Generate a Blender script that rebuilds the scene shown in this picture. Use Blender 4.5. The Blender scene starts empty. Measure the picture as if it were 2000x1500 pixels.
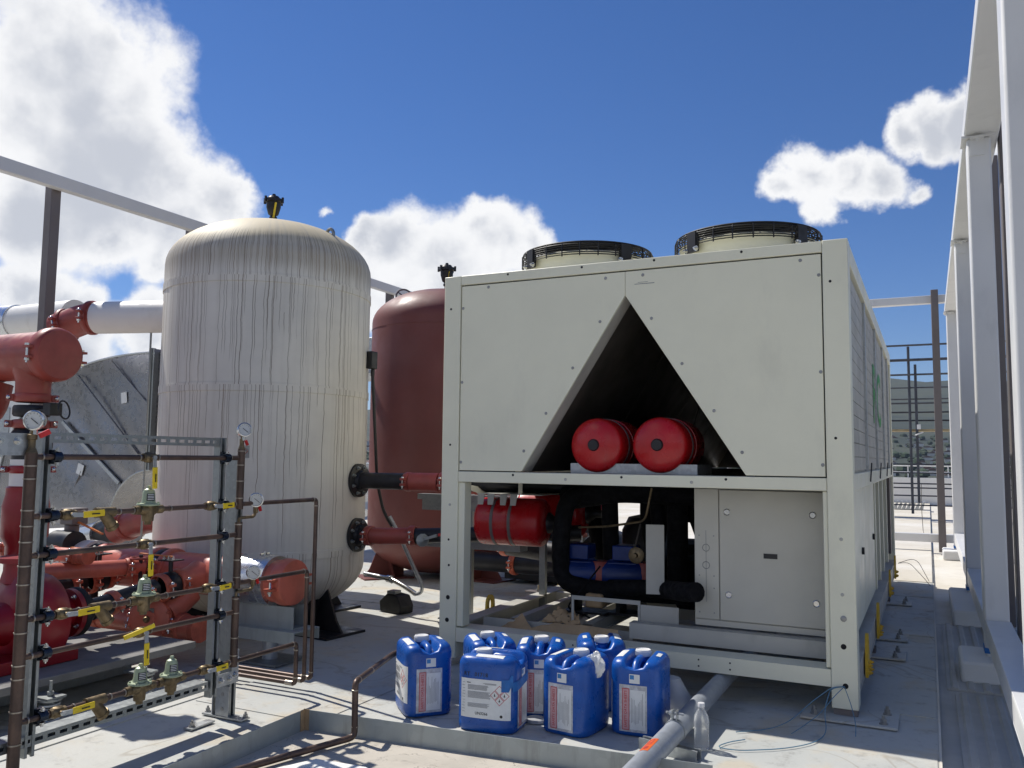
import bpy, math, random
import numpy as np
from mathutils import Vector, Matrix
random.seed(7)
PI=math.pi
S=bpy.context.scene
COL=S.collection
# ------------------------------------------------------------------ camera
cd=bpy.data.cameras.new('camera'); cam=bpy.data.objects.new('camera',cd); COL.objects.link(cam)
S.camera=cam
cd.sensor_fit='HORIZONTAL'; cd.sensor_width=36.0; cd.lens=36.0*1650/2000
cd.clip_start=0.05; cd.clip_end=12000
yw,pt,rl=math.radians(26.2),math.radians(5.0),math.radians(0.6)
fw=Vector((-math.sin(yw)*math.cos(pt),math.cos(yw)*math.cos(pt),math.sin(pt)))
rt=Vector((math.cos(yw),math.sin(yw),0)); up=rt.cross(fw)
Rr=rt*math.cos(rl)+up*math.sin(rl); Uu=-rt*math.sin(rl)+up*math.cos(rl)
m=Matrix((Rr,Uu,-fw)).transposed().to_4x4(); m.translation=Vector((0,0,1.3)); cam.matrix_world=m
# ------------------------------------------------------------------ render
S.render.engine='CYCLES'
S.render.resolution_x=1024; S.render.resolution_y=768
S.view_settings.view_transform='Standard'; S.view_settings.look='None'
S.view_settings.exposure=0.0; S.view_settings.gamma=1.0; S.view_settings.use_curve_mapping=False
S.cycles.max_bounces=6; S.cycles.transparent_max_bounces=12
# ------------------------------------------------------------------ sun
SUNV=Vector((-0.75,0.185,1.0)).normalized()
sl=bpy.data.lights.new('sun','SUN'); sl.energy=5.0; sl.angle=math.radians(0.53); sl.color=(1.0,0.955,0.88)
so=bpy.data.objects.new('sun',sl); COL.objects.link(so); so.location=(-20,5,25)
so.rotation_euler=SUNV.to_track_quat('Z','Y').to_euler()
# ------------------------------------------------------------------ world
W=bpy.data.worlds.new('World'); S.world=W; W.use_nodes=True
nt=W.node_tree; nt.nodes.clear(); N=nt.nodes.new; L=nt.links.new
def wmath(op,a,b=None,c=None,clamp=False):
    n=N('ShaderNodeMath'); n.operation=op; n.use_clamp=clamp
    for i,x in enumerate((a,b,c)):
        if x is None: continue
        if isinstance(x,(int,float)): n.inputs[i].default_value=x
        else: L(x,n.inputs[i])
    return n.outputs[0]
sky=N('ShaderNodeTexSky'); sky.sky_type='NISHITA'; sky.sun_disc=False
sky.sun_elevation=math.asin(SUNV.z); sky.sun_rotation=math.atan2(SUNV.x,SUNV.y)
sky.altitude=50; sky.air_density=1.0; sky.dust_density=0.05; sky.ozone_density=4.0
tc=N('ShaderNodeTexCoord')
hs=N('ShaderNodeHueSaturation'); hs.inputs['Saturation'].default_value=1.12; hs.inputs['Value'].default_value=1.0
sm=N('ShaderNodeMix'); sm.data_type='RGBA'; sm.blend_type='MULTIPLY'; sm.inputs[0].default_value=1.0; sm.inputs[7].default_value=(1.14,1.20,1.50,1); L(sky.outputs[0],sm.inputs[6])
L(sm.outputs[2],hs.inputs['Color'])
nzd=N('ShaderNodeTexNoise'); nzd.inputs['Scale'].default_value=5.5; nzd.inputs['Detail'].default_value=7; nzd.inputs['Roughness'].default_value=0.58
L(tc.outputs['Generated'],nzd.inputs['Vector'])
sub=N('ShaderNodeVectorMath'); sub.operation='SUBTRACT'; L(nzd.outputs['Color'],sub.inputs[0]); sub.inputs[1].default_value=(0.5,0.5,0.5)
scl=N('ShaderNodeVectorMath'); scl.operation='SCALE'; L(sub.outputs[0],scl.inputs[0]); scl.inputs['Scale'].default_value=0.15
wv=N('ShaderNodeVectorMath'); wv.operation='ADD'; L(tc.outputs['Generated'],wv.inputs[0]); L(scl.outputs[0],wv.inputs[1])
# cloud puffs: azimuth (deg, left of +Y positive), elevation (deg), radius (deg)
PUFFS=[(57.0, 22.4, 4.4), (54.5, 22.9, 4.2), (57.6, 19.5, 5.1), (53.8, 19.9, 4.9), (51.1, 18.0, 4.0), (48.9, 17.4, 3.2), (46.7, 16.7, 2.5), (45.4, 17.3, 1.2), (54.4, 16.3, 5.1), (57.3, 14.9, 3.4), (51.2, 14.9, 3.4), (48.8, 14.0, 3.2), (52.6, 13.8, 2.1), (49.6, 12.3, 1.7), (57.3, 9.2, 2.1), (55.8, 8.6, 1.9), (53.8, 8.8, 1.8), (52.2, 8.0, 1.7), (49.6, 9.5, 1.8), (48.8, 7.9, 2.1), (56.1, 6.8, 2.5), (53.6, 6.3, 2.5), (35.6, 14.8, 1.6), (34.0, 13.8, 2.6), (31.6, 12.7, 3.0), (29.0, 14.9, 1.8), (27.7, 13.6, 2.5), (25.6, 14.0, 2.1), (29.8, 11.2, 3.4), (24.5, 11.9, 2.5), (35.7, 11.3, 2.5), (33.2, 10.0, 3.0), (38.9, 16.1, 0.8), (39.4, 16.6, 0.5), (7.8, 17.6, 1.4), (6.2, 18.2, 1.6), (4.3, 18.2, 1.6), (2.5, 18.1, 1.6), (0.7, 17.3, 1.1), (0.9, 20.3, 1.3), (-0.8, 20.4, 1.6), (-2.5, 20.4, 1.4), (-4.2, 19.6, 1.4), (5.9, 16.5, 1.3), (100, 14, 9), (118, 10, 8), (140, 12, 11), (165, 10, 9), (-170, 13, 11), (-145, 9, 9), (-120, 14, 10), (-95, 11, 8), (-70, 16, 9), (75, 13, 8), (150, 36, 12)]  # wide puffs last in the list: unseen clouds added for front light
mask=None
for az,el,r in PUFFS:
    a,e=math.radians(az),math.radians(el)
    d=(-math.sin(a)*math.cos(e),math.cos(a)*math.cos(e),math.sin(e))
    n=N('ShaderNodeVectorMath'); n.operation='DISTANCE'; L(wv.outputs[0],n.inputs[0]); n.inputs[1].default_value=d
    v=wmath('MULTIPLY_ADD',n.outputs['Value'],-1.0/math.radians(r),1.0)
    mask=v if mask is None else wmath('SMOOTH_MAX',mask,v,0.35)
fb=N('ShaderNodeTexNoise'); fb.inputs['Scale'].default_value=6.0; fb.inputs['Detail'].default_value=10; fb.inputs['Roughness'].default_value=0.58
L(tc.outputs['Generated'],fb.inputs['Vector'])
fo=N('ShaderNodeVectorMath'); fo.operation='ADD'; L(tc.outputs['Generated'],fo.inputs[0]); fo.inputs[1].default_value=tuple(SUNV*0.045)
fb2=N('ShaderNodeTexNoise'); fb2.inputs['Scale'].default_value=4.5; fb2.inputs['Detail'].default_value=4; fb2.inputs['Roughness'].default_value=0.55
L(fo.outputs[0],fb2.inputs['Vector'])
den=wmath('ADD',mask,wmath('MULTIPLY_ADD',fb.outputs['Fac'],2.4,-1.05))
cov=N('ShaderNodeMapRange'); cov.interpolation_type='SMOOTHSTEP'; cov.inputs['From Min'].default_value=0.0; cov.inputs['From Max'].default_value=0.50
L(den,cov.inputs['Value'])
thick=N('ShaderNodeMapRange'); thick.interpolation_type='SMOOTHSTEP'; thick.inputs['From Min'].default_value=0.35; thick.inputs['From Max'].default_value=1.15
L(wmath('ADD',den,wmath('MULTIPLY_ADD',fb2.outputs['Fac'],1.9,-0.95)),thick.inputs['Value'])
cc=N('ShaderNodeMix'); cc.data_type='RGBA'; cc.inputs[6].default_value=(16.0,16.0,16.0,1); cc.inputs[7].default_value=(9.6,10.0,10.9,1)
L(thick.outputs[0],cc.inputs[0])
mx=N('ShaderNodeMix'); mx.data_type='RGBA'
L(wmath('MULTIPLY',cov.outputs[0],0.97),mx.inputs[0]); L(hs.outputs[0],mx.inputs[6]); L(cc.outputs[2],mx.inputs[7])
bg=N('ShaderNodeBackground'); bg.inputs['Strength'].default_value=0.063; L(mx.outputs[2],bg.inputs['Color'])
wo=N('ShaderNodeOutputWorld'); L(bg.outputs[0],wo.inputs[0])

# ------------------------------------------------------------------ materials
MATS={}
class NB:
    def __init__(s,name):
        s.m=bpy.data.materials.new(name); s.m.use_nodes=True; s.t=s.m.node_tree; s.p=s.t.nodes['Principled BSDF']; MATS[name]=s.m
        s.tc=s.t.nodes.new('ShaderNodeTexCoord'); s.obj=s.tc.outputs['Object']
    def n(s,ty,**k):
        x=s.t.nodes.new(ty)
        for a,b in k.items(): setattr(x,a,b)
        return x
    def l(s,a,b): s.t.links.new(a,b)
    def geo(s):
        return s.n('ShaderNodeNewGeometry').outputs['Position']
    def math(s,op,a,b=None,c=None,clamp=False):
        x=s.n('ShaderNodeMath',operation=op,use_clamp=clamp)
        for i,v in enumerate((a,b,c)):
            if v is None: continue
            if isinstance(v,(int,float)): x.inputs[i].default_value=v
            else: s.l(v,x.inputs[i])
        return x.outputs[0]
    def noise(s,scale,detail=4,rough=.55,vec=None,dist=0,sc3=None):
        x=s.n('ShaderNodeTexNoise'); x.inputs['Scale'].default_value=scale; x.inputs['Detail'].default_value=detail
        x.inputs['Roughness'].default_value=rough; x.inputs['Distortion'].default_value=dist
        v=vec or s.geo()
        if sc3:
            mp=s.n('ShaderNodeMapping'); mp.inputs['Scale'].default_value=sc3; s.l(v,mp.inputs['Vector']); v=mp.outputs[0]
        s.l(v,x.inputs['Vector']); return x.outputs['Fac']
    def rng(s,v,a,b,c=0,d=1,smooth=True):
        x=s.n('ShaderNodeMapRange'); x.interpolation_type='SMOOTHSTEP' if smooth else 'LINEAR'
        for i,k in enumerate((a,b,c,d)): x.inputs[i+1].default_value=k
        s.l(v,x.inputs[0]); return x.outputs[0]
    def mix(s,f,a,b):
        x=s.n('ShaderNodeMix',data_type='RGBA')
        if isinstance(f,(int,float)): x.inputs[0].default_value=f
        else: s.l(f,x.inputs[0])
        for i,v in ((6,a),(7,b)):
            if isinstance(v,tuple): x.inputs[i].default_value=(*v[:3],1)
            else: s.l(v,x.inputs[i])
        return x.outputs[2]
    def bump(s,h,st,dist=.01):
        x=s.n('ShaderNodeBump'); x.inputs['Strength'].default_value=st; x.inputs['Distance'].default_value=dist
        s.l(h,x.inputs['Height']); s.l(x.outputs[0],s.p.inputs['Normal'])
    def col(s,c):
        if isinstance(c,tuple): s.p.inputs['Base Color'].default_value=(*c,1)
        else: s.l(c,s.p.inputs['Base Color'])
    def rough(s,r):
        if isinstance(r,(int,float)): s.p.inputs['Roughness'].default_value=r
        else: s.l(r,s.p.inputs['Roughness'])
def paint(name,c,rough=.45,metal=0,var=.12,scale=6,bump=.05,dirt=None,dirtamt=.35,spec=.5,fine=60):
    b=NB(name); n1=b.noise(scale,5,.6); n2=b.noise(fine,3,.6)
    lo=tuple(x*(1-var) for x in c); hi=tuple(min(1,x*(1+var)) for x in c)
    k=b.mix(b.rng(n1,.3,.7),lo,hi)
    if dirt:
        d=b.noise(scale*1.7,7,.68,sc3=(1,1,.45))
        k=b.mix(b.math('MULTIPLY',b.rng(d,.52,.75),dirtamt),k,dirt)
    b.col(k); b.rough(b.rng(b.noise(scale*2.3,4),.3,.7,rough*.8,min(1,rough*1.25))); b.p.inputs['Metallic'].default_value=metal
    b.p.inputs['Specular IOR Level'].default_value=spec
    if bump: b.bump(b.math('ADD',b.math('MULTIPLY',n2,.4),n1),bump,.004)
    return b.m
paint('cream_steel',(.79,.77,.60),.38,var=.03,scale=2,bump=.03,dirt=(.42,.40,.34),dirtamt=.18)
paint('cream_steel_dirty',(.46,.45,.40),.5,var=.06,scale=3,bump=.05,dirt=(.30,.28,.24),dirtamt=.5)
paint('screw_metal',(.33,.33,.32),.4,.8,bump=0)
paint('dark_hole',(.012,.012,.012),.8,bump=0)
paint('coil_dark',(.12,.11,.095),.35,.4,var=.35,scale=2.5,bump=.1)
paint('coil_guard',(.46,.44,.38),.55,.2,var=.12,scale=3)
paint('black_plastic',(.013,.013,.015),.45,var=.2,bump=.08)
paint('black_iron',(.02,.02,.023),.42,.3,var=.25,bump=.15)
paint('foam_black',(.008,.008,.009),.85,var=.3,scale=14,bump=.6,spec=.15)
paint('vessel_red',(.46,.008,.012),.28,var=.08,scale=4,bump=.03,dirt=(.25,.02,.02),dirtamt=.3)
paint('oxide_red',(.31,.058,.043),.42,var=.14,scale=7,bump=.12,dirt=(.20,.045,.035),dirtamt=.5)
paint('coupling_orange',(.50,.115,.065),.45,var=.18,scale=14,bump=.2,dirt=(.22,.05,.035),dirtamt=.4)
paint('header_red',(.54,.135,.085),.36,var=.14,scale=7,bump=.12,dirt=(.24,.06,.04),dirtamt=.4)
paint('pump_red',(.27,.008,.014),.35,var=.15,scale=5,bump=.1,dirt=(.1,.01,.012),dirtamt=.5)
paint('primer_tank_red',(.155,.043,.037),.55,var=.10,scale=1.6,bump=.05,dirt=(.15,.045,.04),dirtamt=.4)
paint('pump_blue',(.006,.03,.17),.4,var=.15,bump=.1)
paint('yellow_paint',(.70,.44,.03),.5,var=.1,scale=20,dirt=(.3,.18,.04),dirtamt=.4)
paint('yellow_vinyl',(.80,.58,.015),.4,var=.05,scale=30)
paint('orange_vinyl',(.55,.16,.03),.45,var=.1)
paint('red_plastic',(.55,.02,.02),.4)
paint('label_white',(.74,.75,.74),.45,var=.05,scale=18,bump=.12,dirt=(.5,.48,.45),dirtamt=.25)
paint('label_pouch',(.52,.53,.56),.22,var=.22,scale=35,bump=.5,dirt=(.36,.32,.33),dirtamt=.5)
paint('label_print',(.22,.22,.23),.5,var=.2,bump=0)
paint('label_black',(.02,.02,.02),.5,bump=0)
paint('label_red',(.52,.05,.06),.5,bump=0)
paint('label_pink',(.62,.36,.37),.5,var=.1,scale=40,bump=0)
paint('label_blue',(.03,.2,.5),.4,bump=0)
paint('cap_white',(.72,.72,.71),.4,var=.04,bump=.05)
paint('cap_cloudy',(.42,.43,.44),.35,var=.08,bump=.05)
paint('tape_blue',(.01,.13,.42),.5,var=.15,scale=25,bump=.3)
paint('brass',(.20,.15,.085),.5,.8,var=.25,scale=30,bump=.2,dirt=(.13,.09,.05),dirtamt=.6)
paint('regulator_green',(.34,.40,.27),.4,.2,var=.1,scale=20,bump=.1)
paint('gauge_steel',(.62,.62,.60),.22,.95,var=.06,bump=.02)
paint('gauge_face',(.55,.56,.55),.35,var=.03,bump=0)
paint('solder',(.36,.32,.27),.4,.8,bump=.1,var=.2)
paint('white_frame',(.68,.68,.67),.42,var=.03,scale=2,bump=.04,dirt=(.40,.40,.40),dirtamt=.25)
paint('brown_frame',(.155,.135,.13),.5,var=.08,scale=2,bump=.05,dirt=(.09,.08,.08),dirtamt=.3)
paint('white_jacket',(.74,.73,.70),.5,var=.03,scale=3,bump=.15,dirt=(.50,.46,.40),dirtamt=.3)
paint('concrete',(.20,.195,.185),.85,var=.15,scale=4,bump=.4,dirt=(.2,.19,.17))  # tone darkened in place of the shadow lying on the pump slab
paint('cardboard',(.45,.31,.17),.85,var=.12,scale=7,bump=.35,dirt=(.24,.16,.09),dirtamt=.5)
paint('scaffold_dark',(.055,.06,.075),.5,.3,var=.2)
paint('plank',(.30,.24,.14),.8,var=.2,scale=5,bump=.3)
paint('white_wall',(.72,.72,.70),.7,var=.04,scale=.8,bump=.1,dirt=(.55,.53,.5),dirtamt=.3)
paint('rubber',(.015,.015,.015),.7,bump=.2)
paint('string_blue',(.10,.22,.32),.7,bump=0)
paint('thin_wire',(.08,.07,.06),.5,.4,bump=0)
paint('chiller_green',(.03,.30,.045),.5,bump=0)
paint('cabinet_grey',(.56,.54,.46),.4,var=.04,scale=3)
paint('clamp_dark',(.03,.04,.06),.22,.7,bump=.05)
def galv(name,c,rough,var=.22,scale=14,metal=.75,streak=None):
    b=NB(name)
    vo=b.n('ShaderNodeTexVoronoi'); vo.inputs['Scale'].default_value=scale*4; b.l(b.geo(),vo.inputs['Vector'])
    sp=b.n('ShaderNodeSeparateColor'); b.l(vo.outputs['Color'],sp.inputs[0])
    n1=b.noise(scale*.25,6,.6)
    f=b.math('ADD',b.math('MULTIPLY',sp.outputs[0],.45),b.math('MULTIPLY',b.rng(n1,.25,.75),.6),clamp=True)
    k=b.mix(f,tuple(x*(1-var) for x in c),tuple(min(1,x*(1+var)) for x in c))
    if streak: k=b.mix(b.math('MULTIPLY',b.rng(b.noise(3,6,.65,sc3=(6,6,.8)),.5,.72),.5),k,streak)
    b.col(k); b.rough(b.math('MULTIPLY_ADD',sp.outputs[1],.12,rough)); b.p.inputs['Metallic'].default_value=metal
    b.bump(n1,.06,.01); return b.m
galv('strut_zinc',(.30,.32,.32),.38,var=.15)
galv('galvanized',(.42,.44,.45),.36)
galv('duct_metal',(.29,.285,.295),.24,metal=.95,var=.04,scale=6)
galv('curb_steel',(.36,.40,.40),.46,var=.10,scale=5,metal=.35,streak=(.22,.23,.22))
galv('jacket_alu',(.62,.63,.64),.22,metal=.95,var=.06,scale=5)
galv('conduit_pipe',(.37,.40,.44),.42,metal=.45,var=.12,scale=10)
# copper
b=NB('copper_pipe'); n1=b.noise(9,6,.65,sc3=(1,1,.7)); n2=b.noise(50,4)
k=b.mix(b.rng(n1,.35,.7),(.065,.042,.035),(.135,.085,.062)); k=b.mix(b.math('MULTIPLY',b.rng(n2,.55,.75),.5),k,(.07,.06,.045))
b.col(k); b.rough(.42); b.p.inputs['Metallic'].default_value=.35; b.bump(n2,.1,.002)
# blue drum plastic
b=NB('drum_blue'); n1=b.noise(14,4); n2=b.noise(120,3)
k=b.mix(b.rng(n1,.3,.7),(.003,.070,.33),(.005,.092,.41)); b.col(k); b.rough(b.rng(b.noise(30,5,.6),.3,.7,.24,.42))
b.p.inputs['Specular IOR Level'].default_value=.5; b.bump(b.math('ADD',n1,b.math('MULTIPLY',n2,.3)),.12,.003)
# stained tank paint, uses object coordinates (origin on the tank axis at the deck)
b=NB('tank_stained')
sx=b.n('ShaderNodeSeparateXYZ'); b.l(b.obj,sx.inputs[0]); X,Y,Z=sx.outputs
ang=b.math('ARCTAN2',Y,X)
wob=b.noise(1,3,.6,vec=b.obj,sc3=(2.5,2.5,5))
au=b.math('ADD',b.math('MULTIPLY',ang,26.0),b.math('MULTIPLY',b.math('SUBTRACT',wob,.5),1.1))
def streak(scale_a,scale_z,off,detail=2):
    cv=b.n('ShaderNodeCombineXYZ'); b.l(b.math('MULTIPLY',au,scale_a),cv.inputs[0]); b.l(b.math('MULTIPLY',Z,scale_z),cv.inputs[1]); cv.inputs[2].default_value=off
    x=b.n('ShaderNodeTexNoise'); x.inputs['Scale'].default_value=1; x.inputs['Detail'].default_value=detail; x.inputs['Roughness'].default_value=.5
    b.l(cv.outputs[0],x.inputs['Vector']); return x.outputs['Fac']
g1=b.math('GREATER_THAN',Z,.60); g2=b.math('GREATER_THAN',Z,1.80); g3=b.math('GREATER_THAN',Z,2.59)
z0=b.math('ADD',b.math('ADD',b.math('MULTIPLY_ADD',g1,1.20,.60),b.math('MULTIPLY',g2,.80)),b.math('MULTIPLY',g3,.42))
course=b.math('ADD',b.math('ADD',g1,g2),g3)
below=b.math('SUBTRACT',z0,Z)
wob2=b.noise(1,4,.6,vec=b.obj,sc3=(2.5,2.5,4.5))
def drips(f,w,seed,pres,lmin,lmax,amp):
    a=b.math('MULTIPLY',b.math('ADD',au,b.math('MULTIPLY',b.math('SUBTRACT',wob2,.5),.5)),f)
    cell=b.math('FLOOR',a); fr=b.math('SUBTRACT',a,cell)
    key=b.math('ADD',b.math('MULTIPLY_ADD',course,71.3,seed),cell)
    wn=b.n('ShaderNodeTexWhiteNoise',noise_dimensions='1D'); b.l(key,wn.inputs['W'])
    sc=b.n('ShaderNodeSeparateColor'); b.l(wn.outputs['Color'],sc.inputs[0]); r,g_,q=sc.outputs[0],sc.outputs[1],sc.outputs[2]
    pos=b.math('MULTIPLY_ADD',r,.6,.2)
    d=b.math('ABSOLUTE',b.math('SUBTRACT',fr,pos))
    ln=b.rng(d,w*.5,w,1,0)
    on=b.math('LESS_THAN',g_,pres)
    ln_len=b.math('MULTIPLY_ADD',q,lmax-lmin,lmin)
    end=b.rng(b.math('DIVIDE',below,ln_len),.75,1.0,1,0)
    st=b.math('MULTIPLY_ADD',r,-amp*.6,amp)
    return b.math('MULTIPLY',b.math('MULTIPLY',ln,on),b.math('MULTIPLY',end,st))
leftw=b.rng(ang,-2.9,-1.35,1,0)
cl=b.rng(streak(.22,.05,40.0,2),.44,.58)
dens=b.math('MULTIPLY_ADD',cl,.60,b.math('MULTIPLY_ADD',leftw,.35,.20))
topc=b.math('MULTIPLY',g3,.5)
L1=drips(.85,.095,3.0,b.math('ADD',dens,topc),.35,1.6,1.0)
L2=drips(1.6,.15,19.0,b.math('ADD',b.math('MULTIPLY',dens,.8),topc),.15,1.0,.8)
L3=drips(3.1,.20,37.0,b.math('ADD',b.math('MULTIPLY',b.math('MULTIPLY',cl,leftw),.9),topc),.1,.7,.6)
lin=b.math('MULTIPLY',b.math('MAXIMUM',b.math('MAXIMUM',L1,L2),L3,clamp=True),b.rng(Z,2.99,2.88))
broad=b.rng(streak(.7,.10,31.0,4),.45,.70)
patch=b.rng(b.noise(1,5,.6,vec=b.obj,sc3=(1.4,1.4,.8)),.42,.62)
base=b.mix(b.rng(b.noise(2.2,5,.6),.3,.7),(.58,.56,.51),(.67,.645,.58))
# yellowed crown, grey-brown grime over the shoulder
rad=b.math('SQRT',b.math('ADD',b.math('MULTIPLY',X,X),b.math('MULTIPLY',Y,Y)))
crown=b.rng(b.math('ADD',Z,b.math('MULTIPLY',b.noise(3,4,.6),.12)),2.88,3.00)
sh=b.math('MULTIPLY',b.rng(Z,2.60,2.75),b.math('SUBTRACT',1.0,crown))
base=b.mix(b.math('MULTIPLY',sh,b.math('MULTIPLY_ADD',broad,.22,.46)),base,(.25,.22,.17))
base=b.mix(b.math('MULTIPLY',crown,.9),base,(.66,.55,.34))
left=leftw
base=b.mix(b.math('MULTIPLY',b.math('MULTIPLY',left,broad),b.math('MULTIPLY_ADD',patch,.45,.35)),base,(.27,.215,.165))
base=b.mix(b.math('MULTIPLY',broad,b.math('MULTIPLY_ADD',patch,.22,.10)),base,(.40,.37,.32))
low=b.rng(b.math('ADD',Z,b.math('MULTIPLY',b.noise(2.5,4),.25)),.62,.40)
base=b.mix(b.math('MULTIPLY',low,.4),base,(.42,.37,.28))
k=b.mix(b.math('MULTIPLY',lin,.88),base,b.mix(patch,(.10,.075,.053),(.19,.13,.08)))
b.col(k); b.rough(.6); b.bump(b.noise(25,5,.6),.12,.004)
# roof membrane
b=NB('roof_membrane'); g=b.geo()
n0=b.noise(.55,5,.6,vec=g); n1=b.noise(2.2,6,.65,vec=g,dist=.4); n2=b.noise(9,6,.7,vec=g); n3=b.noise(55,4,.6,vec=g)
k=b.mix(b.rng(n0,.35,.65),(.44,.455,.435),(.55,.54,.49))
k=b.mix(b.math('MULTIPLY',b.rng(n1,.50,.66),.6),k,(.53,.45,.32))
k=b.mix(b.math('MULTIPLY',b.rng(n2,.52,.75),.6),k,(.20,.19,.17))
pud=b.noise(1.1,3,.5,vec=g,dist=1.0); rim=b.rng(b.math('ABSOLUTE',b.math('SUBTRACT',pud,.52)),.0,.012,1,0)
k=b.mix(b.math('MULTIPLY',rim,.4),k,(.25,.20,.14))
vo=b.n('ShaderNodeTexVoronoi'); vo.inputs['Scale'].default_value=9; b.l(g,vo.inputs['Vector'])
spk=b.rng(vo.outputs['Distance'],.03,.07,1,0)
k=b.mix(b.math('MULTIPLY',spk,.35),k,(.12,.11,.10))
b.col(k); b.rough(b.rng(n1,.3,.7,.62,.85)); b.bump(b.math('ADD',b.math('MULTIPLY',n1,.9),b.math('MULTIPLY',n3,.08)),.35,.03)
b=NB('pad_cream'); n1=b.noise(.8,6,.65); n2=b.noise(5,6,.65)
k=b.mix(b.rng(n1,.3,.7),(.60,.55,.45),(.72,.69,.62)); k=b.mix(b.math('MULTIPLY',b.rng(n2,.5,.8),.4),k,(.42,.37,.30)); b.col(k); b.rough(.8); b.bump(n2,.2,.01)
b=NB('ribbed_sheet'); n1=b.noise(2.2,6,.6); n2=b.noise(14,6,.7,sc3=(1,.2,1))
k=b.mix(b.rng(n1,.3,.7),(.38,.375,.35),(.48,.47,.44)); k=b.mix(b.math('MULTIPLY',b.rng(n2,.5,.75),.3),k,(.28,.27,.25)); b.col(k); b.rough(.7); b.bump(n2,.2,.005)
b=NB('tray_floor'); n1=b.noise(1.6,5,.6); n2=b.noise(7,7,.7,dist=.6)
k=b.mix(b.rng(n1,.35,.65),(.42,.39,.33),(.55,.50,.42)); k=b.mix(b.math('MULTIPLY',b.rng(n2,.56,.74),.5),k,(.24,.20,.15))
ck=b.noise(3.2,5,.7,dist=.8); k=b.mix(b.math('MULTIPLY',b.rng(b.math('ABSOLUTE',b.math('SUBTRACT',ck,.46)),0,.006,1,0),b.rng(n1,.45,.6)),k,(.06,.055,.05))
b.col(k); b.rough(.75); b.bump(n2,.25,.01)
paint('sheet_white',(.86,.855,.80),.6,var=.03,scale=3,bump=.1)
# hills / town
b=NB('hill_scrub'); n1=b.noise(.004,8,.7); n2=b.noise(.03,6,.7)
k=b.mix(b.rng(n1,.4,.6),(.022,.034,.024),(.05,.06,.036)); k=b.mix(b.rng(n2,.5,.7),k,(.035,.045,.035)); b.col(k); b.rough(.95)
paint('house_white',(.55,.55,.53),.8,var=.2,scale=.05,bump=0)
paint('house_roof',(.16,.10,.08),.9,var=.3,scale=.02,bump=0)
paint('tree_dark',(.03,.05,.025),.9,var=.4,scale=.02,bump=0)
paint('street_ground',(.14,.14,.13),.9,var=.2,scale=.02,bump=0)
# clear plastic and water
b=NB('clear_plastic'); b.p.inputs['Transmission Weight'].default_value=.8; b.p.inputs['IOR'].default_value=1.3; b.p.inputs['Roughness'].default_value=.25; b.col((.93,.95,.96)); b.bump(b.noise(60,3),.4,.004)
def M(n): return MATS[n]

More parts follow.
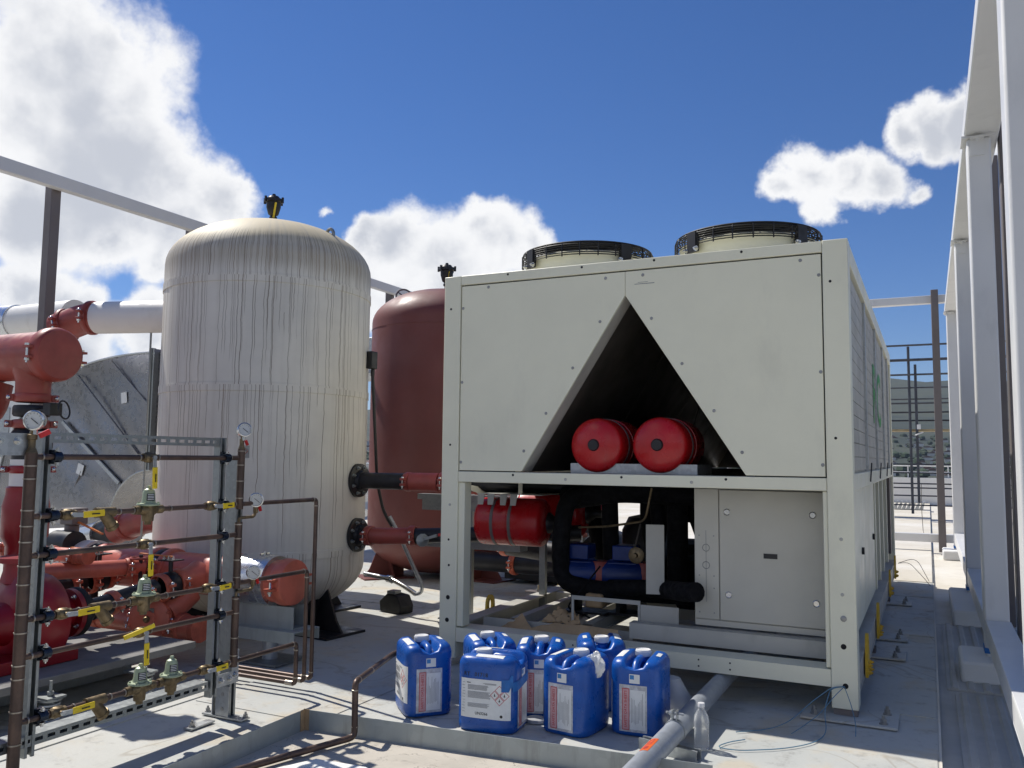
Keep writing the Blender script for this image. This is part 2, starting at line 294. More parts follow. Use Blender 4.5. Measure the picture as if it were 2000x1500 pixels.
# ------------------------------------------------------------------ mesh builder
def basis(d,upv=None):
    d=Vector(d).normalized(); u=Vector(upv) if upv else (Vector((0,0,1)) if abs(d.z)<.9 else Vector((1,0,0)))
    a=u.cross(d).normalized(); return a,d.cross(a).normalized(),d     # side, up', dir
class MB:
    def __init__(s): s.v=[]; s.f=[]
    def add(s,vs,fs):
        o=len(s.v); s.v+= [tuple(x) for x in vs]; s.f+=[tuple(i+o for i in f) for f in fs]; return s
    def box(s,x0,x1,y0,y1,z0,z1):
        return s.add([(x0,y0,z0),(x1,y0,z0),(x1,y1,z0),(x0,y1,z0),(x0,y0,z1),(x1,y0,z1),(x1,y1,z1),(x0,y1,z1)],
          [(0,3,2,1),(4,5,6,7),(0,1,5,4),(1,2,6,5),(2,3,7,6),(3,0,4,7)])
    def obox(s,c,size,R):
        hx,hy,hz=[q/2 for q in size]; c=Vector(c)
        vs=[c+R@Vector((a*hx,b_*hy,g_*hz)) for g_ in (-1,1) for b_ in (-1,1) for a in (-1,1)]
        return s.add(vs,[(0,2,3,1),(4,5,7,6),(0,1,5,4),(1,3,7,5),(3,2,6,7),(2,0,4,6)])
    def bar(s,p0,p1,w,h,upv=None):
        p0,p1=Vector(p0),Vector(p1); a,b_,d=basis(p1-p0,upv)
        R=Matrix((a,b_,d)).transposed(); return s.obox((p0+p1)/2,(w,h,(p1-p0).length),R)
    def cyl(s,p0,p1,r0,r1=None,n=16,caps=True,upv=None):
        r1=r0 if r1 is None else r1; p0,p1=Vector(p0),Vector(p1); a,b_,d=basis(p1-p0,upv)
        vs=[]
        for p,r in ((p0,r0),(p1,r1)):
            for i in range(n):
                t=2*PI*i/n; vs.append(p+a*math.cos(t)*r+b_*math.sin(t)*r)
        fs=[(i,(i+1)%n,n+(i+1)%n,n+i) for i in range(n)]
        if caps: fs+=[tuple(reversed(range(n))),tuple(range(n,2*n))]
        return s.add(vs,fs)
    def lathe(s,o,d,prof,n=32,upv=None):
        o=Vector(o); a,b_,d=basis(d,upv); vs=[]; fs=[]
        idx=[]
        for (r,z) in prof:
            if r<1e-5: idx.append([len(vs)]*n); vs.append(o+d*z)
            else:
                idx.append(list(range(len(vs),len(vs)+n)))
                for i in range(n):
                    t=2*PI*i/n; vs.append(o+d*z+a*math.cos(t)*r+b_*math.sin(t)*r)
        for k in range(len(prof)-1):
            A,B=idx[k],idx[k+1]
            for i in range(n):
                j=(i+1)%n; q=[A[i],A[j],B[j],B[i]]; q2=[]
                for x in q:
                    if x not in q2: q2.append(x)
                if len(q2)>2: fs.append(tuple(q2))
        return s.add(vs,fs)
    def tube(s,pts,r,n=8,caps=True,fil=0,seg=5,closed=False):
        pts=[Vector(p) for p in pts]
        if fil:
            q=[pts[0]]
            for i in range(1,len(pts)-1):
                a=(pts[i-1]-pts[i]); b_=(pts[i+1]-pts[i]); rr=min(fil,a.length*.49,b_.length*.49)
                A=pts[i]+a.normalized()*rr; B=pts[i]+b_.normalized()*rr
                for k in range(seg+1):
                    t=k/seg; q.append(A*(1-t)**2+pts[i]*2*t*(1-t)+B*t*t)
            q.append(pts[-1]); pts=q
        m_=len(pts); vs=[]; prev=None
        for i,p in enumerate(pts):
            if closed: d=(pts[(i+1)%m_]-pts[i-1]).normalized()
            else: d=(pts[min(i+1,m_-1)]-pts[max(i-1,0)]).normalized()
            if prev is None: a,b_,_=basis(d)
            else:
                a=(prev-d*prev.dot(d)); a=a.normalized() if a.length>1e-6 else basis(d)[0]; b_=d.cross(a)
            prev=a
            rr=r[i] if isinstance(r,(list,tuple)) else r
            for k in range(n):
                t=2*PI*k/n; vs.append(p+a*math.cos(t)*rr+b_*math.sin(t)*rr)
        fs=[]
        for i in range(m_ if closed else m_-1):
            i2=(i+1)%m_
            for k in range(n):
                k2=(k+1)%n; fs.append((i*n+k,i*n+k2,i2*n+k2,i2*n+k))
        if caps and not closed: fs+=[tuple(reversed(range(n))),tuple(range((m_-1)*n,m_*n))]
        return s.add(vs,fs)
    def ring(s,c,d,R,r,n=32,m=6):
        a,b_,d=basis(d); c=Vector(c)
        return s.tube([c+a*math.cos(2*PI*i/n)*R+b_*math.sin(2*PI*i/n)*R for i in range(n)],r,m,closed=True)
    def prism(s,pts,ext):
        """planar polygon (3D points) extruded by vector ext"""
        e=Vector(ext); P=[Vector(p) for p in pts]; n=len(P)
        return s.add(P+[p+e for p in P],[tuple(reversed(range(n))),tuple(range(n,2*n))]+[(i,(i+1)%n,n+(i+1)%n,n+i) for i in range(n)])
    def hexbolt(s,c,d,r=.012,h=.01):
        c=Vector(c); d=Vector(d).normalized(); s.cyl(c,c+d*h*.3,r*1.35,n=10); s.cyl(c+d*h*.3,c+d*h*1.3,r,n=6); s.cyl(c+d*h,c+d*h*2.1,r*.5,n=8); return s
SMALL={'tabs','clamp_bolt','solder_rings','cap_bolt','bolts','flange_bolts','coupling_bolt','bracket_bolts','quarter_turn_locks','knockout_marks','small_print','shoulder_stickers','hazard_diamonds','print_black','plate_bolts','cap_ears','needle_and_ticks','plate_print','tape_print','lettering','stamped_number','sticker_print','plate_marks','deck_brackets','red_border','scuff','brackets','capillary','jacket_rings'}
def absloc(o):
    v=Vector((0,0,0))
    while o: v=v+o.location; o=o.parent
    return v
def mk(name,mb,mat,parent=None,bevel=0,loc=None,smooth=40,local=False):
    me=bpy.data.meshes.new(name)
    off=Vector((0,0,0)) if local else (absloc(parent) if parent else (Vector(loc) if loc else Vector((0,0,0))))
    vs=[(x-off.x,y-off.y,z-off.z) for x,y,z in mb.v]
    me.from_pydata(vs,[],mb.f)
    if isinstance(mat,str): mat=M(mat)
    me.materials.append(mat)
    me.polygons.foreach_set('use_smooth',[True]*len(me.polygons)); me.update()
    me.set_sharp_from_angle(angle=math.radians(smooth))
    o=bpy.data.objects.new(name,me); COL.objects.link(o)
    if parent: o.parent=parent
    elif loc: o.location=loc
    if name in SMALL: o['kind']='stuff'
    if bevel:
        bv=o.modifiers.new('bevel','BEVEL'); bv.width=bevel; bv.segments=2; bv.limit_method='ANGLE'; bv.angle_limit=math.radians(50); bv.harden_normals=False
    return o
def tag(o,label=None,cat=None,group=None,kind=None):
    if label: o['label']=label
    if cat: o['category']=cat
    if group: o['group']=group
    if kind: o['kind']=kind
    return o
def thing(name,label,cat,loc=(0,0,0),group=None,rotz=0):
    o=bpy.data.objects.new(name,None); COL.objects.link(o); o.location=loc; o.rotation_euler=(0,0,rotz); o.empty_display_size=.1
    return tag(o,label,cat,group)
def solo(name,label,cat,mb,mat,loc=None,group=None,bevel=0):
    return tag(mk(name,mb,mat,None,bevel,loc=loc),label,cat,group)
def struct(name,mb,mat,**k): return tag(mk(name,mb,mat,**k),kind='structure')
def dup(o,parent=None):
    c=o.copy(); COL.objects.link(c); c.parent=parent
    for ch in o.children: dup(ch,c)
    return c
def text_verts(txt,size,font_shear=0):
    cu=bpy.data.curves.new('lettering','FONT'); cu.body=txt; cu.size=size; cu.align_x='CENTER'; cu.align_y='CENTER'; cu.resolution_u=2; cu.offset=size*.012
    o=bpy.data.objects.new('lettering',cu); COL.objects.link(o)
    dg=bpy.context.evaluated_depsgraph_get(); me=bpy.data.meshes.new_from_object(o.evaluated_get(dg))
    vs=[tuple(v.co) for v in me.vertices]; fs=[tuple(p.vertices) for p in me.polygons]
    bpy.data.objects.remove(o); bpy.data.meshes.remove(me); bpy.data.curves.remove(cu)
    return vs,fs
_txt={}
def text_on(mb,txt,size,fn):
    if (txt,size) not in _txt: _txt[(txt,size)]=text_verts(txt,size)
    vs,fs=_txt[(txt,size)]; mb.add([fn(x,y) for x,y,z in vs],fs)

# ================================================================== SETTING
mb=MB(); mb.box(-40,0.005,-8,34,-.25,0.0); struct('roof_deck',mb,'roof_membrane')
mb=MB(); mb.box(0.006,14,-8,7.98,-.25,-.035); struct('side_deck',mb,'ribbed_sheet')
mb=MB(); mb.box(0.006,14,7.981,34,-.25,-.034); struct('side_deck_far',mb,'pad_cream')
# overlapping membrane sheets: lap edges stand a few mm proud
def sheet(x0,x1,y0,y1,z=.004,mat='roof_membrane',name='membrane_sheet'):
    mb=MB(); mb.box(x0,x1,y0,y1,.0005,z); struct(name,mb,mat)
for k,(x0,x1,y0,y1) in enumerate([(-2.3,-.002,-1,4.30),(-.34,-.002,4.92,6.05),(-.34,-.002,7.15,8.3),(-.34,-.002,9.2,10.3),(-8.2,-5.3,2.0,3.6),(-4.9,-3.55,-1,3.62),(-3.52,-2.72,3.40,5.3),(-5.6,-3.1,6.35,9.6)]):
    sheet(x0,x1,y0,y1,.004+.0009*(k%3))
sheet(-30,-.001,10.35,33,.006,'pad_cream','cream_membrane')
# edge strip of the raised deck and ribbed walk panels at its right
mb=MB(); mb.box(0.0055,.016,-2,10.3,-.03,.002); struct('deck_edge_trim',mb,'pad_cream')
for (y0,y1,xo) in ((-1,5.62,.10),(5.72,7.95,.06)):
    mb=MB(); mb.box(xo,.62,y0,y1,-.034,-.024)
    for i in range(6):
        x=xo+.02+i*.085; mb.prism([(x,y0+.002,-.0245),(x+.012,y0+.002,-.014),(x+.035,y0+.002,-.014),(x+.047,y0+.002,-.0245)],(0,y1-y0-.004,0))
    struct('ribbed_walk_panel',mb,'ribbed_sheet')
# ground far below, town and hills
mb=MB(); mb.box(-6000,6000,-6000,6000,-16.5,-16); struct('ground',mb,'street_ground')
mb=MB(); nU,nV=180,14
rnd=random.Random(3)
def ridge(a):
    return 215+42*math.sin(a*3.1+1.0)+26*math.sin(a*7.3+.4)+12*math.sin(a*17+2)+7*math.sin(a*41)
for j in range(nV+1):
    t=j/nV
    for i in range(nU):
        a=2*PI*i/nU; r=900+2300*t
        z=-15+ (ridge(a)+15)*(t**1.7)+ (6*math.sin(a*23+t*9)*t)
        mb.v.append((r*math.sin(a),r*math.cos(a),z))
for j in range(nV):
    for i in range(nU):
        k=(i+1)%nU; mb.f.append((j*nU+i,j*nU+k,(j+1)*nU+k,(j+1)*nU+i))
struct('hills',mb,'hill_scrub')
wall,roof,trees=MB(),MB(),MB()
for i in range(2600):
    a=rnd.uniform(-1.25,.5); t=rnd.uniform(.0,.42)**1.0; r=900+2300*t
    z=-15+(ridge(a)+15)*(t**1.7)+6*math.sin(a*23+t*9)*t
    x,y=r*math.sin(a),r*math.cos(a); w=rnd.uniform(4,9); d=rnd.uniform(4,8); h=rnd.uniform(3,6)
    if rnd.random()<.42:
        wall.box(x-w,x+w,y-d,y+d,z-4,z+h)
        roof.prism([(x-w-.5,y-d-.5,z+h),(x+w+.5,y-d-.5,z+h),(x,y-d-.5,z+h+3)],(0,2*d+1,0))
    else:
        R=rnd.uniform(4,9); trees.lathe((x,y,z-1),(0,0,1),[(0,0),(R,R*.5),(R*.8,R*1.1),(0,R*1.5)],n=6)
tag(mk('hillside_houses',wall,'house_white'),'white houses scattered over the far hillside','houses',kind='stuff')
tag(mk('hillside_roofs',roof,'house_roof'),'dark roofs of the houses over the far hillside','roofs',kind='stuff')
tag(mk('hillside_trees',trees,'tree_dark'),'dark trees between the far hillside houses','trees',kind='stuff')

# ================================================================== helpers for steel
def strut(mb,p0,p1,o,slotted=False,w=.041,t=.0028):
    """open channel from p0 to p1, opening toward o"""
    p0,p1=Vector(p0),Vector(p1); d=(p1-p0).normalized(); o=Vector(o); o=(o-d*o.dot(d)).normalized(); s=d.cross(o); Ln=(p1-p0).length
    R=Matrix((s,o,d)).transposed(); c=(p0+p1)/2
    for sg in (-1,1):
        mb.obox(c+s*sg*(w/2-t/2),(t,w,Ln),R)
        mb.obox(c+s*sg*(w/2-t-.0045)+o*(w/2-t/2-.0003),(.009,t,Ln),R)
        mb.obox(c+s*sg*(w/2-t-.008)+o*(w/2-.006),(t,.008,Ln-.001),R)
    ww=w-2*t
    if not slotted: mb.obox(c-o*(w/2-t/2),(ww,t,Ln),R)
    else:
        n=int(Ln/.05); pitch=Ln/n
        for sg in (-1,1): mb.obox(c-o*(w/2-t/2)+s*sg*(ww/2-.0055),(.011,t,Ln),R)
        for i in range(n+1):
            cc=p0+d*(i*pitch); l=.020
            if i in (0,n): l=.010; cc=cc+d*(.005 if i==0 else -.005)
            mb.obox(cc-o*(w/2-t/2),(ww-.0222,t,l),R)
    return mb
def screw_set(parent,pts,d,r=.008,mat='screw_metal',name='screws',n=10,depth=.004):
    mb=MB()
    for p in pts:
        p=Vector(p); mb.lathe(p,d,[(r,-.003),(r,depth*.3),(r*.7,depth),(0,depth)],n=n)
    o=mk(name,mb,mat,parent); o['kind']='stuff'; return o
def holes(parent,pts,d,r=.006,name='holes'):
    mb=MB()
    for p in pts: mb.cyl(Vector(p)-Vector(d)*.01,Vector(p)+Vector(d)*.0008,r,n=12)
    o=mk(name,mb,'dark_hole',parent); o['kind']='stuff'; return o

# ================================================================== SCREENS
# right screen: white wide posts with a top beam and a low girt, brown posts behind
BX0,BX1=.285,.435
posts=[(3.43,'nearest white screen post at the right edge of the photo'),(6.15,'white screen post second from the camera on the right'),(9.05,'white screen post third from the camera on the right'),(13.35,'farthest white screen post on the right by the corner')]
for Y,lab in posts:
    t=thing('screen_post',lab,'post',(.37,Y,0),'white posts of the right screen frame')
    mb=MB(); mb.box(BX0,BX1-.01,Y,Y+.17,-.03,3.42); mk('column',mb,'white_frame',t,bevel=.012)
    mb=MB(); mb.box(BX0-.03,BX1+.02,Y-.02,Y+.19,3.42,3.435); mk('cap_plate',mb,'white_frame',t)
    mb=MB(); mb.box(BX0+.02,BX0+.10,Y-.008,Y,3.30,3.415); mb.box(BX0+.02,BX0+.10,Y-.06,Y-.008,3.405,3.415); mb.hexbolt((BX0+.06,Y-.04,3.405),(0,0,-1),.012,.01); mk('angle_cleat',mb,'white_frame',t)
    mb=MB(); mb.box(.14,.42,Y-(1.15 if 8<Y<10 else .22),Y+.30,-.034,.10); mk('footing_pad',mb,'white_wall',t,bevel=.02)
    mb=MB(); mb.box(BX0-.004,BX1,Y-.004,Y+.175,.117,.15); mk('tape_wrap',mb,'tape_blue',t)
mb=MB(); mb.box(.27,.475,-1.0,13.75,3.436,3.55); solo('top_beam','white top beam running along the right screen posts','beam',mb,'white_frame',bevel=.012)
t=thing('screen_girt','low white girt along the right screen posts','beam',(.37,5,0))
for a,b_ in ((-1,3.42),(3.61,6.14),(6.33,9.04),(9.23,13.34)):
    mb=MB(); mb.box(.292,.43,a,b_,.31,.322); mb.box(.292,.302,a,b_,.20,.3095); mb.box(.292,.43,a,b_,.19,.1998); mk('channel',mb,'white_frame',t,bevel=.003)
for i,(Y,zt,lab) in enumerate([(6.35,3.76,'nearer brown steel post behind the right screen frame'),(8.1,3.92,'farther brown steel post behind the right screen frame')]):
    mb=MB(); mb.box(.485,.605,Y,Y+.14,-.03,zt); solo('brown_post',lab,'post',mb,'brown_frame',loc=(.545,Y,0),group='brown posts behind the right screen',bevel=.008)
for i,(Y,lab) in enumerate([][:0] and [(4.3,'pale vertical edge strip between the nearest brown posts at right'),(2.9,'pale vertical edge strip beside the nearest white post at right')]):
    mb=MB(); mb.box(.53,.56,Y,Y+.05,-.03,3.6); solo('edge_trim',lab,'trim',mb,'white_frame',loc=(.545,Y,0))
# frame closing the far end
t=thing('far_screen_frame','white beam frame closing the far end of the roof passage','frame',(-.3,14,0))
mb=MB(); mb.box(-2.6,.30,14.0,14.12,3.68,3.80); mk('top_rail',mb,'white_frame',t,bevel=.01)
mb=MB(); mb.box(-2.6,.30,14.0,14.12,.13,.25); mk('bottom_rail',mb,'white_frame',t,bevel=.01)
mb=MB(); mb.box(.10,.20,13.87,13.99,.0,3.86); mk('brown_upright',mb,'brown_frame',t,bevel=.006)
# left screen: brown posts and a white beam
mb=MB(); mb.bar((-6.6,2.2,3.60),(-6.6,12.5,3.60),.075,.115,(0,0,1)); solo('left_top_beam','long white beam carried by brown posts above the red pipes','beam',mb,'white_frame',bevel=.008)
for Y,lab in ((4.62,'tall brown post standing left of the stained tank'),(6.15,'brown post showing just over the left shoulder of the stained tank'),(6.75,'brown post cap right behind the stained tank crown'),(9.7,'brown post behind the top of the dark red tank')):
    mb=MB(); mb.box(-6.735,-6.645,Y-.045,Y+.045,.006,3.685); solo('brown_post',lab,'post',mb,'brown_frame',loc=(-6.69,Y,0),group='brown posts of the left screen',bevel=.006)

# ================================================================== TANKS
def ell(r,z0,h,n=10,up=True):
    out=[]
    for i in range(n+1):
        t=i/n*PI/2; out.append((r*math.cos(t),z0+(h*math.sin(t) if up else -h*math.sin(t))))
    return out
def tank_shell(c,r,z0,z1,h,mat,parent):
    prof=list(reversed(ell(r,z0,h,12,False)))+ell(r,z1,h,14,True)
    prof[0]=(0,z0-h); prof[-1]=(0,z1+h)
    mb=MB(); mb.lathe((c[0],c[1],0),(0,0,1),prof,n=96); return mk('shell',mb,mat,parent,smooth=60)
def vent(parent,c,z,s=1.0,hn='air_vent'):
    mb=MB(); o=(c[0],c[1],z)
    mb.lathe(o,(0,0,1),[(.022*s,-.03),(.022*s,.05*s),(.034*s,.055*s),(.034*s,.075*s),(.02*s,.08*s),(.045*s,.10*s),(.062*s,.16*s),(.064*s,.205*s),(.082*s,.21*s),(.082*s,.235*s),(.06*s,.24*s),(.045*s,.262*s),(.018*s,.265*s),(.014*s,.285*s),(0,.285*s)],n=20)
    for i in range(6):
        a=i*PI/3+.3; mb.cyl((c[0]+.084*s*math.cos(a),c[1]+.084*s*math.sin(a),z+.20*s),(c[0]+.084*s*math.cos(a),c[1]+.084*s*math.sin(a),z+.25*s),.011*s,n=6)
    v=mk(hn,mb,'black_iron',parent)
    mb=MB(); mb.bar((c[0]+.03,c[1]-.03,z+.06*s),(c[0]+.06,c[1]-.04,z+.19*s),.018,.004,(1,0,0)); mk('handle',mb,'yellow_vinyl',v)
def legs(parent,c,r,zt,angs,mat):
    for a in angs:
        a=math.radians(a); ca,sa=math.cos(a),math.sin(a)
        def P(q,w,z): return (c[0]+ca*q-sa*w,c[1]+sa*q+ca*w,z)
        mb=MB(); mb.prism([P(.42,-.008,.02),P(r+.12,-.008,.02),P(r+.06,-.008,.10),P(r-.05,-.008,zt+.15),P(.42,-.008,zt)],Vector((-sa,ca,0))*.016)
        mb.prism([P(r-.18,-.17,.02),P(r-.18,.17,.02),P(r-.12,.05,zt+.12),P(r-.12,-.05,zt+.12)],Vector((ca,sa,0))*.016)
        mb.prism([P(.36,-.20,.0005),P(r+.16,-.20,.0005),P(r+.16,.20,.0005),P(.36,.20,.0005)],(0,0,.019))
        mk('leg',mb,mat,parent)
def hoop(c,r,w,z,name,parent,mat,th=.006,n=96):
    mb=MB(); mb.lathe((c[0],c[1],0),(0,0,1),[(r-.004,z),(r+th,z+.002),(r+th,z+w),(r-.004,z+w+.002)],n=n); return mk(name,mb,mat,parent)
TC=(-4.75,5.2); TR=.80
tk=thing('stained_tank','tall off-white tank streaked with brown drip stains','tank',(TC[0],TC[1],0))
tank_shell(TC,TR,.47,2.765,.41,'tank_stained',tk)
for z in (2.545,1.755,.555): hoop(TC,TR,.06,z,'jacket_band',tk,'tank_stained')
vent(tk,TC,3.17,.92)
legs(tk,TC,.78,.20,(83,-7,173,263-30),'black_iron')
# lifting eye on the crown
mb=MB(); e=Vector((TC[0]+.60,TC[1]-.02,3.0)); mb.tube([e+Vector((-.03,-.0,-.01)),e+Vector((-.03,0,.05)),e+Vector((0,0,.075)),e+Vector((.035,0,.05)),e+Vector((.04,0,-.05))],.013,8,fil=.03); mk('lifting_eye',mb,'strut_zinc',tk)
mb=MB(); mb.prism([(e.x-.16,e.y-.03,e.z+.01),(e.x-.02,e.y-.03,e.z-.05),(e.x-.02,e.y+.03,e.z-.05),(e.x-.16,e.y+.03,e.z+.01)],(0,0,.03)); mk('lifting_pad',mb,'black_iron',tk)
def flange(parent,c,d,r=.118,h=.028,nb=8,mat='black_iron',name='flange',pair=True):
    c=Vector(c); d=Vector(d).normalized(); mb=MB(); a,b_,_=basis(d)
    mb.lathe(c,d,[(0,-h),(r*.97,-h),(r,-h*.9),(r,-.002),(r*.97,0),(0,0)],n=36)
    if pair: mb.lathe(c,d,[(0,.003),(r*.97,.003),(r,.006),(r,h),(r*.95,h+.003),(r*.62,h+.004),(r*.55,h+.03),(0,h+.03)],n=36)
    o=mk(name,mb,mat,parent)
    mb=MB()
    for i in range(nb):
        t=2*PI*(i+.5)/nb; p=c+(a*math.cos(t)+b_*math.sin(t))*r*.80
        mb.hexbolt(p+d*(h+.003 if pair else 0),d,.011,.012)
    q=mk('flange_bolts',mb,'strut_zinc',parent); q['kind']='stuff'; return o
E1=(-3.93,5.50)
dn=Vector((1,.0,0))
for z,nm in ((1.115,'u'),(.70,'l')):
    mb=MB(); mb.cyl((-4.1,5.36,z),(-3.985,5.36,z),.118,n=36); mk('nozzle_pad',mb,'curb_steel',tk)
    flange(tk,(-3.955,5.36,z),(1,0,0),.128,.026)
# junction box and conduit on the tank's right flank
mb=MB(); mb.box(-4.02,-3.965,5.52,5.60,2.00,2.14); mb.cyl((-3.99,5.57,1.94),(-3.99,5.57,2.0),.016); mk('junction_box',mb,'black_plastic',tk,bevel=.006)
mb=MB(); mb.tube([(-3.99,5.57,1.96),(-3.975,5.60,1.5),(-4.0,5.68,1.1),(-3.96,5.72,.86),(-3.90,5.76,.74)],.0125,8,fil=.1); mk('black_conduit',mb,'black_plastic',tk)
cd_=thing('flexible_conduit','grey bent conduit hooking down to the deck right of the stained tank','conduit',(-3.9,5.9,0))
mb=MB(); mb.tube([(-3.92,5.75,.82),(-3.86,5.78,.70),(-3.70,5.92,.26),(-3.72,5.93,.20),(-3.78,5.93,.19)],.016,8,fil=.05); mk('pipe',mb,'galvanized',cd_)
mb=MB(); mb.tube([(-3.77,5.93,.19),(-3.88,5.95,.235),(-4.05,6.0,.28),(-4.4,6.1,.29)],.02,10,fil=.06); mb.cyl((-4.06,6.0,.28),(-4.10,6.01,.282),.03); mk('lower_pipe',mb,'gauge_steel',cd_)
mb=MB(); mb.prism([(-4.18,6.02,.006),(-3.94,5.96,.006),(-3.93,5.95,.07),(-3.98,5.97,.15),(-4.10,6.0,.16),(-4.19,6.02,.09)],(.04,.14,0)); mk('rubber_block',mb,'rubber',cd_,bevel=.01)
mb=MB(); mb.box(-4.09,-4.01,5.99,6.08,.16,.185); mb.ring((-4.05,6.0,.275),(1,.1,0),.026,.005,16,5); mk('clamp',mb,'strut_zinc',cd_)
# dark red tank behind
RC=(-4.90,8.20); RR=.81
rtk=thing('red_tank','dull dark red tank standing behind the stained one','tank',(RC[0],RC[1],0))
tank_shell(RC,RR,.44,2.78,.41,'primer_tank_red',rtk)
hoop(RC,RR,.006,2.70,'weld_seam',rtk,'primer_tank_red',.004)
vent(rtk,(RC[0]+.02,RC[1]),3.185,1.15)
legs(rtk,RC,.74,.22,(230,350,110),'primer_tank_red')
mb=MB(); w=Vector((RC[0]-.44,RC[1]-.18,3.12)); ax=Vector((.6,-.75,.25)).normalized(); mb.ring(w+ax*.02,ax,.088,.011,24,6)
a_,b_,_=basis(ax)
for k in range(3):
    t=k*2*PI/3+.4; mb.cyl(w+ax*.02,w+ax*.02+(a_*math.cos(t)+b_*math.sin(t))*.088,.008,n=6)
mb.cyl(w-ax*.12,w+ax*.03,.014); mk('handwheel',mb,'brown_frame',rtk)

# ================================================================== CHILLER
F=4.70; XL,XR=-2.81,-.35; YB=10.28; ZT=2.475
ch=thing('chiller','large cream air-cooled chiller unit with a triangular opening in its end','chiller',((XL+XR)/2,F+2.8,0))
def cpart(name,mb,mat='cream_steel',bevel=.004,**k): return mk(name,mb,mat,ch,bevel,**k)
mb=MB(); mb.box(XL,-2.69,F,F+.10,.05,ZT-.002); mb.box(-2.6895,-2.645,F+.012,F+.10,.245,1.143); cpart('corner_post',mb)
mb=MB(); mb.box(-.478,XR,F-.002,F+.12,.05,ZT); mb.box(-.502,-.4785,F+.012,F+.10,.245,1.143); cpart('corner_post',mb)
mb=MB(); mb.box(XL+.01,XL+.11,YB-.12,YB,.10,ZT); cpart('corner_post',mb)
mb=MB(); mb.box(XR-.12,XR-.004,YB-.12,YB,.10,ZT); cpart('corner_post',mb)
mb=MB(); mb.box(-2.6885,-.4795,F+.001,F+.08,2.412,ZT-.002); cpart('top_rail',mb)
mb=MB(); mb.box(-2.6885,-.4795,F+.001,F+.09,1.145,1.212); cpart('mid_rail',mb)
mb=MB(); mb.box(-2.6885,-.4795,F+.004,F+.012,.152,.238); mb.box(-2.6885,-.4795,F+.0125,F+.16,.230,.238); mb.box(-2.6885,-.4795,F+.0125,F+.16,.152,.158); cpart('bottom_rail',mb,bevel=0)
# front panels round the triangle
yp=F+.006; A=(-1.578,2.262); Lb=(-2.247,1.2185); Rb=(-.893,1.2185); t_=.018
def fp(pts,name): 
    mb=MB(); mb.prism([(x,yp,z) for x,z in pts],(0,t_,0)); return cpart(name,mb,bevel=.002)
fp([(-2.684,1.2185),Lb,(A[0]-.001,A[1]),(A[0]-.001,2.404),(-2.684,2.404)],'front_panel')
fp([Rb,(-.485,1.2185),(-.485,2.404),(A[0]+.001,2.404),(A[0]+.001,A[1])],'front_panel')
# backing so the joints read dark
mb=MB(); mb.box(-2.69,-2.3,F+.026,F+.03,1.21,2.42); mb.box(-.85,-.478,F+.026,F+.03,1.21,2.42); mb.box(-2.3,-.85,F+.026,F+.03,2.30,2.42); cpart('panel_backing',mb,'dark_hole',0)
# folded returns inside the opening
def ret(p,q,dx):
    n=Vector((q[1]-p[1],0,-(q[0]-p[0]))).normalized()*dx
    mb=MB(); mb.prism([(p[0],yp+t_,p[1]),(q[0],yp+t_,q[1]),(q[0],yp+.15,q[1]),(p[0],yp+.15,p[1])],n); return mb
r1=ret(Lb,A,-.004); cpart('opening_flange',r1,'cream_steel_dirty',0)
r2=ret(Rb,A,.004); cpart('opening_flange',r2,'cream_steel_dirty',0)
# coils: two slanted slabs running the length of the unit, dark
def slab(p,q,y0,y1,th,name,mat):
    n=Vector((q[1]-p[1],0,-(q[0]-p[0]))).normalized()*th
    mb=MB(); mb.prism([(p[0],y0,p[1]),(q[0],y0,q[1]),(q[0],y1,q[1]),(p[0],y1,p[1])],n); return cpart(name,mb,mat,0)
ys=[F+.156,6.05,7.35,8.65,YB-.08]
for i in range(4):
    slab((Lb[0]-.02,1.215),(A[0]-.012,A[1]+.03),ys[i],ys[i+1]-.012,-.05,'coil_slab','coil_dark')
    slab((Rb[0]+.02,1.215),(A[0]+.012,A[1]+.03),ys[i],ys[i+1]-.012,.05,'coil_slab','coil_dark')
mb=MB(); mb.box(-2.30,-.84,F+.10,YB-.1,1.196,1.204); cpart('drip_tray',mb,'coil_dark',0)
mb=MB(); mb.box(-2.68,-.48,YB-.07,YB-.05,1.21,2.41); cpart('rear_panel',mb,'coil_dark',0)
mb=MB(); mb.tube([(-1.60,F+.7,2.20),(-1.45,F+1.4,1.8),(-1.55,F+1.2,1.3)],.006,6); cpart('wire',mb,'thin_wire',0)
# roof deck of the unit
mb=MB(); mb.box(XL+.004,XR-.004,F+.0825,YB-.004,2.44,ZT-.004); cpart('top_deck',mb)
# screws and holes on the front
sc=[]
for x in (-2.673,): sc+=[(x,yp,z) for z in (2.26,1.78,1.27)]
for x in (-.497,): sc+=[(x,yp,z) for z in (2.29,1.77,1.28)]
sc+=[(-2.49,yp,2.385),(-1.70,yp,2.375),(-1.47,yp,2.375),(-.59,yp,2.378)]
for k in range(4):
    t=(.16,.42,.68,.90)[k]
    sc+=[(A[0]+(Lb[0]-A[0])*t-.05,yp,A[1]+(Lb[1]-A[1])*t+.02),(A[0]+(Rb[0]-A[0])*t+.05,yp,A[1]+(Rb[1]-A[1])*t+.02)]
screw_set(ch,sc,(0,-1,0),.0095)
screw_set(ch,[(-1.95,F,1.175),(-1.19,F,1.175),(-.415,F-.002,.90),(-.415,F-.002,.62),(-2.745,F,1.0)],(0,-1,0),.009,'cream_steel_dirty','screws')
screw_set(ch,[(-.412,F-.002,.50)],(0,-1,0),.016,name='screws')
